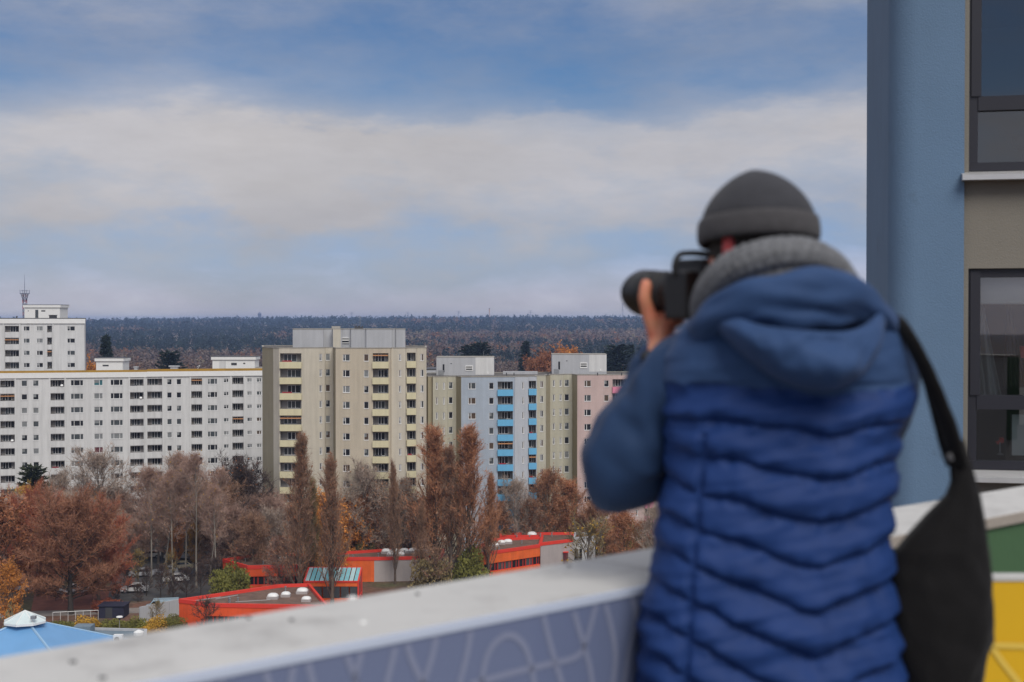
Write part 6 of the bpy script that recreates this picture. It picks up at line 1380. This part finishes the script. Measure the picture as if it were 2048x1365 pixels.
for (s, rr_, sg) in ((.108, .0425, 0), (.112, .0475, 0), (.158, .050, 1), (.158, .048, 1), (.115, .0455, 0)):
    for i in range(k):
        t = 2*PI*i/k; s2 = s+(.010*math.cos(2*t) if sg else 0); b.v.append(tuple(L0+Fd*s2+Rd*(rr_*math.cos(t))+Up*(rr_*math.sin(t))))
for a in range(4):
    for i in range(k): j = (i+1) % k; b.f.append((a*k+i, a*k+j, (a+1)*k+j, (a+1)*k+i)); b.m.append(0)
cpart('lens_hood', b, 'black_plastic', True)
cpart('front_glass', lathe([(.119, .0), (.119, .038)]), 'lens_glass')
b = MB(); q_ = CC-Rd*.055
st = tube([pq(CC-Rd*.070+Up*.028, .005), pq(CC-Rd*.074+Up*.050, .006), pq(CC-Rd*.062+Up*.072, .006), pq(CC-Rd*.035+Up*.077, .006), pq(CC-Rd*.010+Up*.075-Fd*.02, .007), pq(CC+Rd*.02+Up*.066-Fd*.05, .008)], 6, 10, flat=1.0)
cpart('strap', st, 'rubber', True)
cpart('dial', tube([pq(CC+Rd*.050+Up*.040, .013), pq(CC+Rd*.050+Up*.052, .013)], 2, 20), 'black_plastic', False)
# --- shoulder bag
BG = [(880, 1886, 1928, .018), (930, 1899, 1944, .024), (965, 1902, 1953, .034), (990, 1892, 1960, .045), (1030, 1852, 1967, .060), (1070, 1815, 1972, .075), (1100, 1792, 1976, .085), (1150, 1784, 1983, .092), (1220, 1783, 1989, .096), (1280, 1790, 1986, .096), (1300, 1797, 1976, .095), (1365, 1815, 1962, .092), (1450, 1832, 1940, .080), (1520, 1850, 1915, .055), (1540, 1865, 1900, .03)]
by = [r[0] for r in BG]; BD = 2.66
bag = empty('shoulder_bag', tuple(W(1885, 1540, BD)), 'black cloth shoulder bag hanging from a long dark strap at the right side', 'bag')
b = MB(); nth = 80; rw = np.linspace(880, 1540, 120)
for y in rw:
    xl = np.interp(y, by, [r[1] for r in BG]); xr = np.interp(y, by, [r[2] for r in BG]); th = np.interp(y, by, [r[3] for r in BG]); c = W((xl+xr)/2, y, BD); ax_ = (xr-xl)/2*BD/F
    for k in range(nth):
        t = 2*PI*k/nth; ct, st_ = math.cos(t), math.sin(t); e = .85; w1 = 1+.05*mnoise.noise(Vector((ct*1.5, st_*1.5, y*.011)))+.025*mnoise.noise(Vector((ct*4, st_*4, y*.03)))
        b.v.append((c.x+ax_*math.copysign(abs(ct)**e, ct)*w1, BD+th*.55*math.copysign(abs(st_)**e, st_)*(w1+.10*mnoise.noise(Vector((ct*2.5+9, y*.02, 1)))), c.z))
for i in range(len(rw)-1):
    for k in range(nth): j = (k+1) % nth; b.f.append((i*nth+k, i*nth+j, (i+1)*nth+j, (i+1)*nth+k)[::-1]); b.m.append(0)
b.f.append(tuple(range(nth))); b.m.append(0); b.f.append(tuple((len(rw)-1)*nth+k for k in range(nth-1, -1, -1))); b.m.append(0)
b.v = [tuple(Vector(v)-bag.location) for v in b.v]; link('bag_body', b.mesh('bag_body', M['bag'], True), bag, local=True)
def bagpart(name, b, m): b.v = [tuple(Vector(v)-bag.location) for v in b.v]; return link(name, b.mesh(name, M[m], True), bag, local=True)
bagpart('strap', tube([S4(1785, 640, 2.70, .016), S4(1806, 657, 2.64, .018), S4(1832, 700, 2.61, .019), S4(1858, 755, 2.61, .020), S4(1884, 820, 2.62, .021), S4(1902, 870, 2.63, .021), S4(1918, 925, 2.65, .020)], 8, 18, flat=.45, fn=wrinkle(8, .08, 30)), 'bag')
bagpart('strap', tube([S4(1800, 650, 2.72, .012), S4(1826, 690, 2.68, .013), S4(1856, 765, 2.68, .013), S4(1878, 840, 2.68, .015), S4(1892, 890, 2.67, .016), S4(1906, 930, 2.66, .016)], 8, 14, flat=.5, fn=wrinkle(9, .08, 30)), 'bag')
bagpart('buckle', tube([S4(1896, 908, 2.63, .007), S4(1902, 922, 2.63, .007)], 4, 10), 'dark_metal')
# ---------------------------------------------------------------- the air
hm = bpy.data.materials.new('haze'); hm.use_nodes = True; t = hm.node_tree; t.nodes.remove(t.nodes['Principled BSDF'])
vp = N(t, 'ShaderNodeVolumePrincipled'); vp.inputs['Color'].default_value = (.42, .60, 1.0, 1); vp.inputs['Density'].default_value = 1.1e-4; vp.inputs['Anisotropy'].default_value = 0.0
t.links.new(vp.outputs[0], t.nodes['Material Output'].inputs['Volume'])
b = MB(); b.box((-9500, -3500, -70), (9500, 9500, 62)); hz_o = link('haze', b.mesh('haze', hm)); tag(hz_o, kind='stuff', label='thin bluish haze over the far forest')
